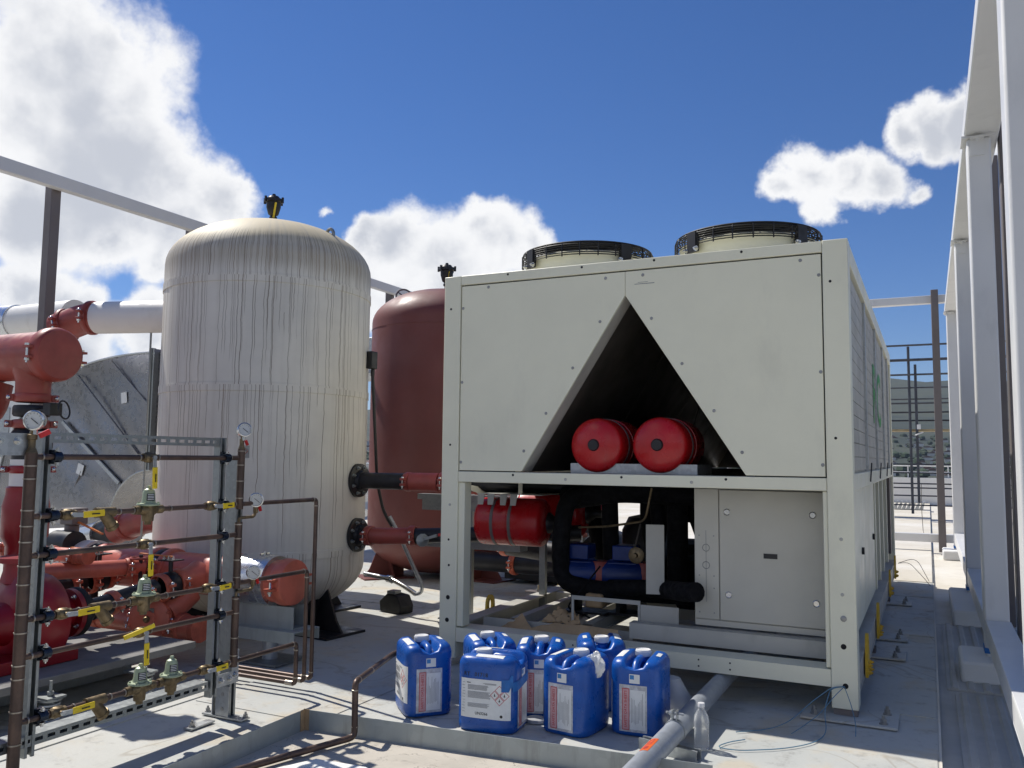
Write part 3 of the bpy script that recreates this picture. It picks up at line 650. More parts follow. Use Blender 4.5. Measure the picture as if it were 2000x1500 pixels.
holes(ch,[(-.44,F-.002,2.25),(-.43,F-.002,1.42),(-2.76,F,2.26),(-2.75,F,1.38),(-2.75,F,.78),(-2.745,F,.62)]+[(x,F+.001,2.455) for x in (-2.35,-1.85,-1.4,-.9)]+[(x,F+.001,1.195) for x in (-2.3,-1.6,-1.0)],(0,-1,0),.0075)
holes(ch,[(-.415,F-.002,.36),(-.41,F-.002,.165),(-2.748,F,.42),(-2.752,F,.28)],(0,-1,0),.014)
holes(ch,[(x,F+.004,z) for x in (-1.9,-1.16,-.99) for z in (.178,.212)],(0,-1,0),.005)
# scuff marks
mb=MB(); mb.box(-1.52,-1.40,yp-.0008,yp,2.322,2.3255); mb.box(-1.50,-1.44,yp-.0008,yp,2.332,2.334); cpart('scuff',mb,'label_print',0)
# right flank, upper half: coil guards in a frame, lower half: doors and posts
mb=MB(); mb.box(XR-.10,XR,F+.1205,YB-.121,2.36,ZT-.004); cpart('side_top_rail',mb)
mb=MB(); mb.box(XR-.09,XR-.002,F+.1205,YB-.121,1.145,1.235); cpart('side_mid_rail',mb)
my=[F+.1205,6.05,6.12,7.30,7.36,8.52,8.58,9.50,9.55,YB-.121]
for i in range(5):
    y0,y1=my[2*i],my[2*i+1]
    mb=MB(); mb.box(XR-.05,XR-.03,y0,y1,1.2355,2.3595)
    nz=14
    for k in range(nz):
        z=1.25+k*(1.10/nz); mb.box(XR-.0295,XR-.020,y0+.01,y1-.01,z,z+.0745)
    cpart('coil_guard',mb,'coil_guard',0)
    if i<4:
        mb=MB(); mb.box(XR-.055,XR-.006,y1+.001,my[2*i+2]-.001,1.236,2.3595); cpart('side_mullion',mb,'galvanized',0)
mb=MB()
for k in range(16): mb.cyl((XR-.03,F+.3+k*.33,ZT-.003),(XR-.03,F+.3+k*.33,ZT+.012),.012,n=6)
o=cpart('edge_bolts',mb,'screw_metal',0); o['kind']='stuff'
for y in (6.08,7.33,8.55,9.52):
    mb=MB(); mb.bar((XR+.004,y,1.17),(XR+.012,y+.03,1.29),.02,.008,(1,0,0)); cpart('latch',mb,'black_plastic',0)
# faded green lettering on the coil guards
mb=MB(); text_on(mb,'RC',.62,lambda x,y:(XR-.017,7.6+x*1.5,1.80+y*1.05)); cpart('lettering',mb,'chiller_green',0)
# left flank
mb=MB(); mb.box(XL+.002,XL+.03,F+.1005,YB-.121,1.145,ZT-.006); cpart('side_panel',mb)
# lower right: doors
dz=(.335,1.142)
for (y0,y1) in ((F+.1205,5.90),(5.915,7.05)):
    mb=MB(); mb.box(XR-.06,XR-.035,y0,y1,dz[0],dz[1]); cpart('side_door',mb,'cream_steel',.004)
    mb=MB(); mb.cyl((XR-.035,(y0+y1)/2+.35,.75),(XR-.02,(y0+y1)/2+.35,.75),.022); cpart('door_lock',mb,'black_plastic',0)
for y in (7.07,7.62,8.25,9.0): 
    mb=MB(); mb.box(XR-.075,XR-.025,y,y+.06,dz[0],dz[1]); cpart('side_post',mb,'cream_steel',.004)
mb=MB(); mb.box(XR-.30,XR-.03,YB-.40,YB-.125,.335,1.142); cpart('end_plate',mb,'brown_frame',0)
# base frame rails
for x0,x1 in ((XL+.004,XL+.11),(XR-.11,XR-.004)):
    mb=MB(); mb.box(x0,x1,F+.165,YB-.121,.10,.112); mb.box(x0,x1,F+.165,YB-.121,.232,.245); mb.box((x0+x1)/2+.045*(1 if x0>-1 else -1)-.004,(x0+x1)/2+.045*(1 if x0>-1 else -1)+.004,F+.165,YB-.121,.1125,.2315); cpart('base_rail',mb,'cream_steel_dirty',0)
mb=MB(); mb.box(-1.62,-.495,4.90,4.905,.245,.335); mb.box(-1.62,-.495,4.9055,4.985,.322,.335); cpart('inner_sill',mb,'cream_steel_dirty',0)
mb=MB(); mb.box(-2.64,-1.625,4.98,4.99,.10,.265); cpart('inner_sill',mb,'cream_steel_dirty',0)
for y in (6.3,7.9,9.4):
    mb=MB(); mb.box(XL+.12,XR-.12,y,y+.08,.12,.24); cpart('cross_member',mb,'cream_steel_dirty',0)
def hat(x,y0,y1,z=.20):
    mb=MB(); p=[(-.075,0),(-.045,0),(-.03,.05),(.03,.05),(.045,0),(.075,0)]
    for (a,b_) in zip(p[:-1],p[1:]):
        v=Vector((b_[0]-a[0],0,b_[1]-a[1])); n=Vector((-v.z,0,v.x)).normalized()*.003
        mb.prism([(x+a[0],y0,z+a[1]),(x+b_[0],y0,z+b_[1]),(x+b_[0],y1,z+b_[1]),(x+a[0],y1,z+a[1])],n)
    cpart('floor_channel',mb,'cream_steel_dirty',0)
hat(-2.47,5.1,6.28); hat(-2.26,5.15,6.28); hat(-1.98,5.15,6.28); hat(-2.47,6.40,7.85); hat(-2.2,6.40,7.85)
# electrical cabinet
cx0,cx1=-1.25,-.507
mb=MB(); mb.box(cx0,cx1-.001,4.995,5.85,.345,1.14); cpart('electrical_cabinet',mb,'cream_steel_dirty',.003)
cab=bpy.data.objects['electrical_cabinet']
def sub(name,mb,mat,p,bevel=0): return mk(name,mb,mat,p,bevel)
mb=MB(); mb.box(cx0+.003,-1.106,4.985,4.9948,.385,1.132); sub('side_strip',mb,'cabinet_grey',cab,.002)
mb=MB(); mb.box(-1.100,-.520,4.980,4.9948,.385,1.128); sub('cabinet_door',mb,'cabinet_grey',cab,.003)
mb=MB(); mb.box(cx0+.003,-.510,4.987,4.9948,.345,.379); sub('sill_strip',mb,'cabinet_grey',cab,.002)
mb=MB(); mb.box(-.853,-.777,4.9785,4.9799,.748,.776); sub('badge',mb,'label_black',cab)
mb=MB()
for x,z in ((-1.055,1.0),(-.585,1.0),(-1.05,.53),(-.575,.52)):
    mb.cyl((x,4.981,z),(x,4.978,z),.017,n=20); mb.ring((x,4.978,z),(0,1,0),.017,.0025,20,5); mb.obox((x,4.977,z),(.024,.002,.004),Matrix.Rotation(.5,3,'Y'))
sub('quarter_turn_locks',mb,'gauge_steel',cab)
mb=MB(); mb.box(-1.18-.0015,-1.18+.0015,4.9838,4.9849,.48,.89)
for z in (.79,.69): mb.ring((-1.18,4.984,z),(0,1,0),.020,.0018,24,5)
for x in (-1.22,-1.135):
    for z in (.86,.63,.56,.42): mb.cyl((x,4.983,z),(x,4.986,z),.0045,n=8)
sub('knockout_marks',mb,'screw_metal',cab)
# bolted steel feet plates under the right side
for y in (F+.06,6.35,7.0,8.7):
    f=thing('foot_plate','bolted foot plate under the chiller '+{F+.06:'at its near right corner',6.35:'second from the camera along its right side',7.0:'third from the camera along its right side',8.7:'farthest from the camera along its right side'}[y],'plate',(-.3,y,.004),'foot plates under the chiller')
    mb=MB(); mb.box(-.62,-.17,y-.16,y+.12,.0052,.017); mk('plate',mb,'roof_membrane',f,.003)
    mb=MB(); mb.box(-.47,-.355,y-.05,y+.05,.018,.0495); mk('spacer',mb,'brown_frame',f)
    mb=MB()
    for (dx,dy) in ((-.56,-.09),(-.235,-.11),(-.225,.07)): mb.hexbolt((dx,y+dy,.017),(0,0,1),.016,.02)
    mk('bolts',mb,'screw_metal',f)
# the same open feet with long studs seen through the left side
for i,(x,y) in enumerate([(-3.03,6.70),(-3.05,5.30)]):
    f=thing('stud_foot',('threaded stud foot left of the chiller, farther back','threaded stud foot right behind the near left chiller post')[i],'foot',(x,y,0),'stud feet along the left of the chiller')
    mb=MB(); mb.box(x-.10,x+.16,y-.05,y+.05,.16,.168); mk('top_plate',mb,'brown_frame',f)
    mb=MB(); mb.cyl((x,y,.006),(x,y,.22),.009,n=8); mb.cyl((x,y,.168),(x,y,.185),.018,n=6); mk('stud',mb,'screw_metal',f)
    mb=MB(); mb.box(x-.012,x+.14,y-.02,y+.02,.006,.1595); mk('channel',mb,'strut_zinc',f)
# yellow lifting lugs on both base rails
def lug(x,y,s,lab,flip):
    t=thing('lifting_lug',lab,'lug',(x,y,.1),'yellow lifting lugs on the chiller base')
    mb=MB(); n=20; R=.058; zc=.275; outer=[]; 
    pts=[(-.075,.10),(.075,.10)]+[(.075-.017*k/4,.10+.16*k/4) for k in range(1,5)]
    arc=[(R*math.cos(a),zc+R*math.sin(a)) for a in [k*PI/12 for k in range(13)]]
    ow=[(-.075,.10),(.075,.10)]+arc
    hole=[(.026*math.cos(a),.262+.04*math.sin(a)) for a in [k*2*PI/16 for k in range(16)]]
    # ring-shaped plate: stitch outline to hole by radial pairing
    m_=32; o_=[]; h_=[]
    for k in range(m_):
        a=2*PI*k/m_; dx,dz=math.cos(a),math.sin(a)
        # ray from (0,.262) to outline
        best=9
        for (p,q) in zip(ow,ow[1:]+ow[:1]):
            ex,ez=q[0]-p[0],q[1]-p[1]; det=dx*(-ez)+dz*ex
            if abs(det)<1e-9: continue
            rx,rz=p[0],p[1]-.262; tt=(rx*(-ez)+rz*ex)/det; uu=(dx*rz-dz*rx)/det
            if tt>0 and -1e-6<=uu<=1+1e-6: best=min(best,tt)
        o_.append((dx*best,.262+dz*best)); h_.append((.026*dx,.262+.042*dz))
    for sx,off in ((0,0),(.016,1)): 
        for P in (o_,h_):
            for (q,z) in P: mb.v.append((x+sx*flip,y+q*s,z))
    for k in range(m_):
        j=(k+1)%m_; mb.f+=[(k,j,m_+j,m_+k),(2*m_+k,3*m_+k,3*m_+j,2*m_+j),(k,2*m_+k,2*m_+j,j),(m_+k,m_+j,3*m_+j,3*m_+k)]
    mk('lug_plate',mb,'yellow_paint',t)
    mb=MB()
    for q in (-.045,.045):
        for z in (.125,.165): mb.hexbolt((x+.016*flip,y+q*s,z),(flip,0,0),.011,.011)
    mk('bolts',mb,'yellow_paint',t)
for y,l in ((5.28,'yellow lifting lug nearest the camera on the right base rail'),(6.45,'yellow lifting lug second from the camera on the right base rail'),(8.45,'yellow lifting lug third from the camera on the right base rail'),(9.75,'yellow lifting lug farthest away on the right base rail')): lug(XR,y,1.0,l,1)
for y,l in ((5.42,'yellow lifting lug left of the chiller, closer to its front post'),(6.72,'yellow lifting lug left of the chiller, farther back beside the black pipe')): lug(XL-.004,y,1.0,l,-1)

# fans on top
for i,(fx,fy) in enumerate([(-2.07,5.36),(-.99,5.36)]):
    f=thing('fan_unit',('left fan with its black wire guard on top of the chiller','right fan with its black wire guard on top of the chiller')[i],'fan',(fx,fy,ZT),'fans on top of the chiller')
    mb=MB(); mb.lathe((fx,fy,0),(0,0,1),[(.43,2.4715),(.425,2.49),(.415,2.51),(.410,2.60),(.422,2.625),(.417,2.63),(.402,2.60),(.407,2.51),(.40,2.48)],n=72); mk('shroud',mb,'cream_steel',f)
    mb=MB()
    for z in (2.60,2.614,2.628,2.642,2.656,2.668): mb.ring((fx,fy,z),(0,0,1),.446,.0036,64,4)
    for r in np.linspace(.12,.438,20): mb.ring((fx,fy,2.683+.014*(1-(r/.44)**2)),(0,0,1),.0+float(r),.0052,56,4)
    for k in range(24):
        a=2*PI*k/24; c,s_=math.cos(a),math.sin(a)
        mb.tube([(fx+.447*c,fy+.447*s_,2.59),(fx+.447*c,fy+.447*s_,2.668),(fx+.43*c,fy+.43*s_,2.687),(fx+.12*c,fy+.12*s_,2.70)],.0045,5)
    mk('wire_guard',mb,'black_plastic',f)
    mb=MB()
    for k in range(4):
        a=PI*.5*k+(.95-(PI/2)*2); c,s_=math.cos(a),math.sin(a); R=Matrix.Rotation(a,3,'Z')
        mb.obox((fx+.440*c,fy+.440*s_,2.63),(.03,.075,.09),R); mb.obox((fx+.445*c,fy+.445*s_,2.568),(.02,.10,.032),R)
        mb.bar((fx+.12*c,fy+.12*s_,2.672),(fx+.43*c,fy+.43*s_,2.672),.05,.02)
    mb.cyl((fx,fy,2.55),(fx,fy,2.69),.125,n=24); mk('motor_bracket',mb,'black_plastic',f)
    mb=MB()
    for k in range(5):
        a=2*PI*k/5; pts=[]
        for (r,w,h) in ((.10,.07,.03),(.25,.11,.04),(.39,.13,.03)):
            pts.append((r,w,h))
        vs=[]
        for (r,w,h) in pts:
            for sg in (-1,1):
                b2=a+sg*w/r*.8; vs.append((fx+r*math.cos(b2),fy+r*math.sin(b2),2.53+sg*h))
        mb.add(vs,[(0,1,3,2),(2,3,5,4)])
    mk('fan_blades',mb,'black_plastic',f)
    mb=MB()
    for k in range(4):
        a=PI*.5*k+(.95-(PI/2)*2)
        for q in (-.1,.1): mb.hexbolt((fx+.455*math.cos(a+q),fy+.455*math.sin(a+q),2.568),(math.cos(a+q),math.sin(a+q),0),.012,.012)
    mk('bracket_bolts',mb,'gauge_steel',f)

# red expansion vessels
def vessel(name,lab,c,d,r,ln,group,boss=1,straps=()):
    c=Vector(c); d=Vector(d).normalized(); t=thing(name,lab,'vessel',c,group)
    h=r*.36; prof=[(0,-h)]
    for k in range(1,9):
        a=k/8*PI/2; prof.append((r*math.sin(a),-h*math.cos(a)))
    prof+= [(r,ln*.5-.004),(r+.004,ln*.5-.003),(r+.004,ln*.5+.003),(r,ln*.5+.004)]
    for k in range(0,9):
        a=k/8*PI/2; prof.append((r*math.cos(a),ln+h*math.sin(a)))
    prof[-1]=(0,ln+h)
    mb=MB(); mb.lathe(c,d,prof,n=56); mk('shell',mb,'vessel_red',t,smooth=50)
    mb=MB(); mb.lathe(c,d,[(0,-h-.012),(.030,-h-.012),(.036,-h-.004),(.036,-h+.02)],n=24); mk('valve_cap',mb,'black_plastic',t)
    if boss==2:
        mb=MB(); q=c+d*(ln+h); mb.lathe(q,d,[(.075,-.02),(.075,.004),(.055,.03),(.030,.06),(.030,.11),(0,.11)],n=24); mk('end_fitting',mb,'black_plastic',t)
        mb=MB(); mb.ring(q-d*.012,d,.078,.004,28,6); mk('flange_ring',mb,'gauge_steel',t)
    for s_ in straps:
        mb=MB(); mb.lathe(c,d,[(r-.002,s_),(r+.003,s_),(r+.003,s_+.022),(r-.002,s_+.022)],n=56); mk('strap',mb,'brown_frame',t)
    return t
vessel('expansion_vessel','left red vessel in the triangular opening, end facing out',(-1.80,4.83,1.382),(0,1,0),.163,.42,'red vessels in the triangular opening',straps=(.12,))
vessel('expansion_vessel','right red vessel in the triangular opening, end facing out',(-1.408,4.83,1.384),(0,1,0),.163,.42,'red vessels in the triangular opening',straps=(.12,))
t=thing('vessel_tray','pale folded tray under the two red vessels in the triangle','tray',(-1.57,4.9,1.21))
mb=MB(); mb.box(-1.972,-1.19,4.835,4.845,1.213,1.272); mb.box(-1.972,-1.962,4.8455,5.2,1.213,1.272); mb.box(-1.20,-1.19,4.8455,5.2,1.213,1.272); mb.box(-1.9615,-1.2005,4.8455,5.2,1.213,1.219); mk('tray',mb,'galvanized',t)
vessel('expansion_vessel','nearer strapped red vessel lying behind the left post under the chiller',(-2.965,5.6,.835),(1,.10,0),.172,.44,'strapped red vessels under the chiller',2,(.10,.235))
vessel('expansion_vessel','farther strapped red vessel half hidden behind the first one under the chiller',(-2.83,6.02,.885),(1,.10,0),.172,.44,'strapped red vessels under the chiller',2,())
# vessel hangers
t=thing('vessel_hanger','pale sheet bracket hanging under the deck above the red vessels','bracket',(-2.7,5.6,1.1))
mb=MB(); mb.box(-2.93,-2.42,5.40,5.79,1.040,1.046); mb.prism([(-2.93,5.40,1.046),(-2.93,5.79,1.046),(-3.0,5.10,1.14),(-3.0,5.06,1.14)],(.004,0,0)); mk('shelf',mb,'cream_steel_dirty',t)
mb=MB()
for x in (-2.92,-2.84,-2.74,-2.66):
    mb.prism([(x,5.395,1.04),(x+.055,5.395,1.04),(x+.042,5.395,.965),(x,5.395,.965)],(0,.006,0))
mk('tabs',mb,'cream_steel_dirty',t)
mb=MB(); mb.box(-2.60,-2.57,5.40,5.408,1.046,1.144); mk('hanger_leg',mb,'cream_steel',t)

# pumps, insulated pipes and small plant below the coils
def tube_obj(name,pts,r,mat,parent,fil=.08,n=14,seg=6):
    mb=MB(); mb.tube(pts,r,n,fil=fil,seg=seg); return mk(name,mb,mat,parent)
pp=thing('insulated_pipework','black foam-insulated pipes snaking below the chiller coils','pipes',(-1.8,5.6,.1))
tube_obj('insulated_pipe',[(-1.95,5.7,1.10),(-2.24,5.42,1.04),(-2.27,5.38,.72),(-2.255,5.38,.47),(-2.05,5.38,.43),(-1.35,5.30,.46)],.062,'foam_black',pp,.12)
tube_obj('insulated_pipe',[(-1.9,5.36,.455),(-1.5,5.2,.50),(-1.28,4.92,.535),(-1.205,4.86,.55)],.056,'foam_black',pp,.12)
tube_obj('insulated_pipe',[(-2.3,5.55,1.02),(-1.9,5.5,1.09),(-1.3,5.6,1.08),(-.9,5.95,1.06)],.085,'foam_black',pp,.1)
tube_obj('insulated_pipe',[(-2.0,5.62,1.06),(-1.99,5.62,.70),(-1.98,5.62,.52)],.058,'foam_black',pp)
tube_obj('insulated_pipe',[(-1.70,5.75,1.06),(-1.68,5.75,.78),(-1.74,5.75,.62)],.055,'foam_black',pp)
tube_obj('insulated_pipe',[(-1.52,5.62,1.06),(-1.52,5.62,.80),(-1.52,5.62,.48)],.070,'foam_black',pp)
tube_obj('insulated_pipe',[(-1.36,5.95,1.06),(-1.30,5.95,.60),(-1.26,5.95,.42)],.055,'foam_black',pp)
tube_obj('insulated_pipe',[(-1.56,5.75,1.05),(-1.45,5.75,.93),(-1.40,5.8,.75),(-1.36,5.9,.60)],.035,'foam_black',pp)
mb=MB(); mb.box(-1.62,-1.20,5.9,6.7,.26,.60); mk('compressor_box',mb,'foam_black',pp,.03)
mb=MB(); mb.lathe((-1.95,6.3,.26),(0,0,1),[(0,0),(.17,0),(.18,.04),(.18,.50),(.13,.6),(0,.63)],n=28); mk('compressor',mb,'black_iron',pp)
mb=MB(); mb.box(-2.15,-1.20,7.0,7.5,.78,1.14); mb.box(-1.50,-1.20,7.0,7.5,.25,.779); mk('rear_dark_filler',mb,'foam_black',pp,.03)  # dark filler box added to blacken the view behind the pumps
mb=MB(); mb.box(-2.35,-1.505,7.0,7.6,.25,.60); mk('lower_dark_filler',mb,'foam_black',pp,.04)  # second black box added for darkness low in the bay
tube_obj('insulated_pipe',[(-2.35,6.2,1.10),(-2.33,6.2,.80),(-2.30,6.3,.50),(-2.1,6.4,.40)],.06,'foam_black',pp,.1)
tube_obj('insulated_pipe',[(-1.82,5.9,1.08),(-1.84,5.95,.85),(-1.78,6.0,.45)],.045,'foam_black',pp,.1)
tube_obj('capillary_line',[(-1.95,5.30,.60),(-2.05,5.22,.45),(-2.15,5.2,.33),(-2.0,5.25,.27)],.006,'foam_black',pp,.05,8)
tube_obj('capillary_line',[(-2.12,5.35,.84),(-1.9,5.28,.86),(-1.62,5.22,.91),(-1.57,5.2,1.12)],.0075,'brass',pp,.05,8)
tube_obj('capillary_line',[(-1.66,5.25,.89),(-1.70,5.25,.72),(-1.72,5.3,.66)],.006,'thin_wire',pp,.03,8)
mb=MB(); mb.lathe((-1.66,5.17,.70),(0,-1,0),[(0,0),(.048,0),(.052,.008),(.04,.016),(.016,.02),(.012,.04),(0,.04)],n=20); mk('small_handwheel',mb,'brass',pp)
mb=MB(); mb.obox((-1.52,5.10,.69),(.11,.004,.42),Matrix.Rotation(.25,3,'Z')); mk('switch_plate',mb,'cream_steel_dirty',pp)
def pump(x,y,lab):
    t=thing('blue_pump',lab,'pump',(x,y,.3),'blue pumps under the chiller')
    mb=MB(); mb.lathe((x+.10,y,.52),(-1,-.25,0),[(0,-.02),(.09,-.02),(.10,0),(.10,.20),(.085,.25),(0,.26)],n=28)
    for k in range(14):
        a=2*PI*k/14; mb.bar((x+.09,y+.10*math.cos(a),.52+.10*math.sin(a)),(x-.09,y-.045+.10*math.cos(a),.52+.10*math.sin(a)),.004,.014)
    mk('motor',mb,'pump_blue',t)
    mb=MB(); mb.box(x-.07,x+.08,y-.09,y+.07,.62,.72); mk('terminal_box',mb,'pump_blue',t,.008)
    mb=MB(); mb.lathe((x+.14,y,.50),(0,0,1),[(0,-.12),(.07,-.12),(.085,-.05),(.085,.05),(.06,.11),(0,.11)],n=20); mk('pump_body',mb,'oxide_red',t)
    mb=MB(); mb.box(x-.10,x+.20,y-.08,y+.08,.26,.275); mb.box(x-.05,x-.02,y-.07,y+.07,.2755,.43); mk('bracket',mb,'black_iron',t)
pump(-2.16,5.50,'left blue pump with its square terminal box under the chiller'); pump(-1.86,5.56,'right blue pump in shade next to the valve wheel under the chiller')
mb=MB(); mb.box(-2.05,-1.93,5.28,5.40,.33,.42); solo('brown_valve_body','rusty brown valve block below the blue pumps','valve',mb,'cardboard',loc=(-2,5.3,.33),bevel=.015)
mb=MB(); mb.box(-2.05,-2.035,5.05,5.058,.245,.44); mb.box(-2.034,-1.60,5.05,5.058,.415,.44); mb.box(-1.615,-1.60,5.05,5.058,.245,.4145); mb.box(-1.595,-1.36,5.04,5.048,.245,.42); solo('pump_stand','pale sheet stand under the black pipes inside the chiller','stand',mb,'cream_steel_dirty',loc=(-1.8,5.05,.24))
# cardboard scraps
def scrap(name,lab,pts,seed,th=.004,crumple=.02,n=7,mat='cardboard'):
    """bilinear crumpled sheet over 4 corners"""
    rd=random.Random(seed); P=[Vector(p) for p in pts]; mb=MB()
    hs=[[rd.uniform(-crumple,crumple) for i in range(n+1)] for j in range(n+1)]
    for k in range(2):
        for j in range(n+1):
            for i in range(n+1):
                u,v=i/n,j/n; p=P[0]*(1-u)*(1-v)+P[1]*u*(1-v)+P[2]*u*v+P[3]*(1-u)*v
                mb.v.append((p.x,p.y,p.z+hs[j][i]-(th if k==0 else 0)))
    q=(n+1)*(n+1)
    for j in range(n):
        for i in range(n):
            a=j*(n+1)+i; mb.f+=[(a,a+n+1,a+n+2,a+1),(q+a,q+a+1,q+a+n+2,q+a+n+1)]
    for i in range(n):
        mb.f+=[(i,i+1,q+i+1,q+i),(n*(n+1)+i,q+n*(n+1)+i,q+n*(n+1)+i+1,n*(n+1)+i+1),(i*(n+1),q+i*(n+1),q+(i+1)*(n+1),(i+1)*(n+1)),(i*(n+1)+n,(i+1)*(n+1)+n,q+(i+1)*(n+1)+n,q+i*(n+1)+n)]
    c=sum(P,Vector())/4
    return solo(name,lab,'scrap',mb,mat,loc=(c.x,c.y,c.z))
scrap('cardboard_scrap','sunlit tan cardboard flap behind the jugs, left one',[(-2.50,4.90,.22),(-2.24,4.88,.235),(-2.36,4.98,.31),(-2.45,5.02,.25)],1,crumple=.006)
scrap('cardboard_scrap','long brown cardboard strip in shade behind the jugs',[(-2.40,4.86,.215),(-1.66,4.86,.205),(-1.70,4.92,.285),(-2.12,4.95,.275)],2,crumple=.007)
scrap('crumpled_paper','crumpled sunlit brown paper sticking up behind the jugs',[(-2.24,5.02,.26),(-1.98,5.03,.255),(-2.02,5.10,.31),(-2.16,5.12,.35)],5,crumple=.018,n=9)

# ================================================================== JUGS
JA,JB,JP=.126,.151,4.6
def sidept(face,s,z,off):
    if face=='-x': return (-(JA+off)*(max(0,1-abs(s/(JB+off))**JP))**(1/JP),s,z)
    if face=='+x': return ((JA+off)*(max(0,1-abs(s/(JB+off))**JP))**(1/JP),s,z)
    return (s,-(JB+off)*(max(0,1-abs(s/(JA+off))**JP))**(1/JP),z)
def ztop(x,y):
    rho=min(1,((abs(x/JA))**JP+(abs(y/JB))**JP)**(1/JP)); g=max(0,1-rho**8)**.5
    v=min(1,max(0,(abs(x)-.026)/.032)); v=v*v*(3-2*v)
    e=min(1,max(0,(y+.01)/.12)); 
    return .300+.050*g*(.12+.88*v)
def jug_body():
    mb=MB(); n=72; rings=[]
    def ringv(k,z):
        r=[]
        for i in range(n):
            t=2*PI*i/n; c,s=math.cos(t),math.sin(t)
            x=JA*k*math.copysign(abs(c)**(2/JP),c); y=JB*k*math.copysign(abs(s)**(2/JP),s)
            r.append((x,y,z if z is not None else ztop(x,y)))
        return r
    for k,z in ((.90,0.0),(.955,.004),(.985,.013),(1.0,.032),(1.0,.036),(.990,.045),(1,.054),(1,.15),(.998,.25),(1.0,.285),(1.0,.300)): rings.append(ringv(k,z))
    for k in (.999,.995,.985,.965,.94,.905,.86,.81,.75,.69,.62,.55,.48,.41,.34,.27,.20,.13,.06): rings.append(ringv(k,None))
    for r in rings: mb.v+=r
    for j in range(len(rings)-1):
        for i in range(n):
            k=(i+1)%n; mb.f.append((j*n+i,j*n+k,(j+1)*n+k,(j+1)*n+i))
    mb.f.append(tuple(reversed(range(n)))); L_=(len(rings)-1)*n; mb.f.append(tuple(range(L_,L_+n)))
    return mb
def patch(mb,fn,u0,u1,v0,v1,nu=8,nv=6):
    o=len(mb.v)
    for j in range(nv+1):
        for i in range(nu+1): mb.v.append(fn(u0+(u1-u0)*i/nu,v0+(v1-v0)*j/nv))
    for j in range(nv):
        for i in range(nu):
            a=o+j*(nu+1)+i; mb.f.append((a,a+1,a+nu+2,a+nu+1))
    return mb
def jug(lab,x,y,rot,sds=True,first=None):
    t=thing('chemical_jug',lab,'jug',(x,y,.005),'blue plastic chemical jugs on the deck',math.radians(rot))
    def P(name,mb,mat,parent=None):
        return mk(name,mb,mat,parent or t,local=True)
    if first:
        for ch_ in first.children:
            if ch_.name.split('.')[0] in ('body','cap','handle','neck'): dup(ch_,t)
    else:
        P('body',jug_body(),'drum_blue')
        mb=MB(); mb.lathe((0,.050,0),(0,0,1),[(.038,.290),(.036,.322),(.031,.326),(.031,.345)],n=28); P('neck',mb,'drum_blue')
        mb=MB(); mb.lathe((0,.050,0),(0,0,1),[(.0365,.332),(.038,.335),(.038,.357),(.0355,.362),(.031,.3625),(.029,.360),(0,.360)],n=36)
        for k in range(36):
            a=2*PI*k/36; mb.bar((.0385*math.cos(a),.05+.0385*math.sin(a),.336),(.0385*math.cos(a),.05+.0385*math.sin(a),.355),.0025,.0025)
        P('cap',mb,'cap_white')
        mb=MB(); mb.tube([(0,-.125,.292),(0,-.105,.320),(0,-.08,.330),(0,-.015,.332),(0,.012,.315)],[.017]*5,12); 
        mb.v=[(v[0]*1.15,v[1],v[2]) for v in mb.v]; P('handle',mb,'drum_blue')
    F_=lambda s,z: sidept('-y',s,z,.0011)
    G_=lambda s,z: sidept('-x',s,z,.0011)
    # front pouch label
    mb=MB(); patch(mb,F_,-.072,.060,.022,.236,10,12); o=P('pouch_label',mb,'label_pouch')
    mb=MB(); patch(mb,lambda s,z: sidept('-y',s,z,.0017),-.020,.052,.034,.214,6,8); P('paper',mb,'label_white',o)
    mb=MB(); patch(mb,lambda s,z: sidept('-y',s,z,.0017),-.056,-.026,.034,.216,3,8); P('pink_strip',mb,'label_pink',o)
    mb=MB(); H=lambda s,z: sidept('-y',s,z,.0023)
    for q in ((-.0585,-.0555,.030,.220),(-.0265,-.0235,.030,.220),(-.0554,-.0266,.030,.0335),(-.0554,-.0266,.2165,.220)): patch(mb,H,*q,2,4)
    text_on(mb,'SAFETY DATA SHEETS',.0172,lambda a,b_: H(-.041-b_,.125+a)); P('red_border',mb,'label_red',o)
    mb=MB(); rd=random.Random(int(x*1000)&255)
    for k in range(9):
        s0=-.014+k*.0066; z0=.05+rd.uniform(0,.03); z1=.20-rd.uniform(0,.06); patch(mb,H,s0,s0+.0016,z0,z1,1,4)
    P('small_print',mb,'label_print',o)
    # side hazard label
    mb=MB(); patch(mb,G_,-.128,.122,.066,.246,18,10); o=P('hazard_label',mb,'label_white')
    mb=MB(); H2=lambda s,z: sidept('-x',s,z,.0019)
    for blk in ((.224,.232,-.06,.0),(.196,.219,.085,-.015),(.158,.190,.085,-.025),(.116,.136,.085,-.02)):
        z=blk[0]
        while z<blk[1]:
            e=blk[3]+rd.uniform(-.008,.006); a,c=(blk[2],e) if blk[2]>e else (e,blk[2]); patch(mb,H2,a,c,z,z+.0019,6,1); z+=.0040
    for k in range(11): patch(mb,H2,.100,.118-rd.uniform(0,.008),.09+k*.0135,.0915+k*.0135,2,1)
    P('small_print',mb,'label_print',o)
    mb=MB(); text_on(mb,'UN3266',.0185,lambda a,b_: H2(.015-a,.088+b_)); patch(mb,H2,.070,.090,.2255,.229,2,1)
    mb.add([H2(-.085+.007*math.cos(k*PI/5),.083+.007*math.sin(k*PI/5)) for k in range(10)],[tuple(range(10))]); 
    for (cs,cz) in ((-.076,.154),(-.052,.178),(-.100,.178)):
        mb.add([H2(cs+.0042*math.cos(k*PI/4),cz-.002+.0035*math.sin(k*PI/4)) for k in range(8)],[tuple(range(8))])
        patch(mb,H2,cs-.0016,cs+.0016,cz-.001,cz+.008,1,1)
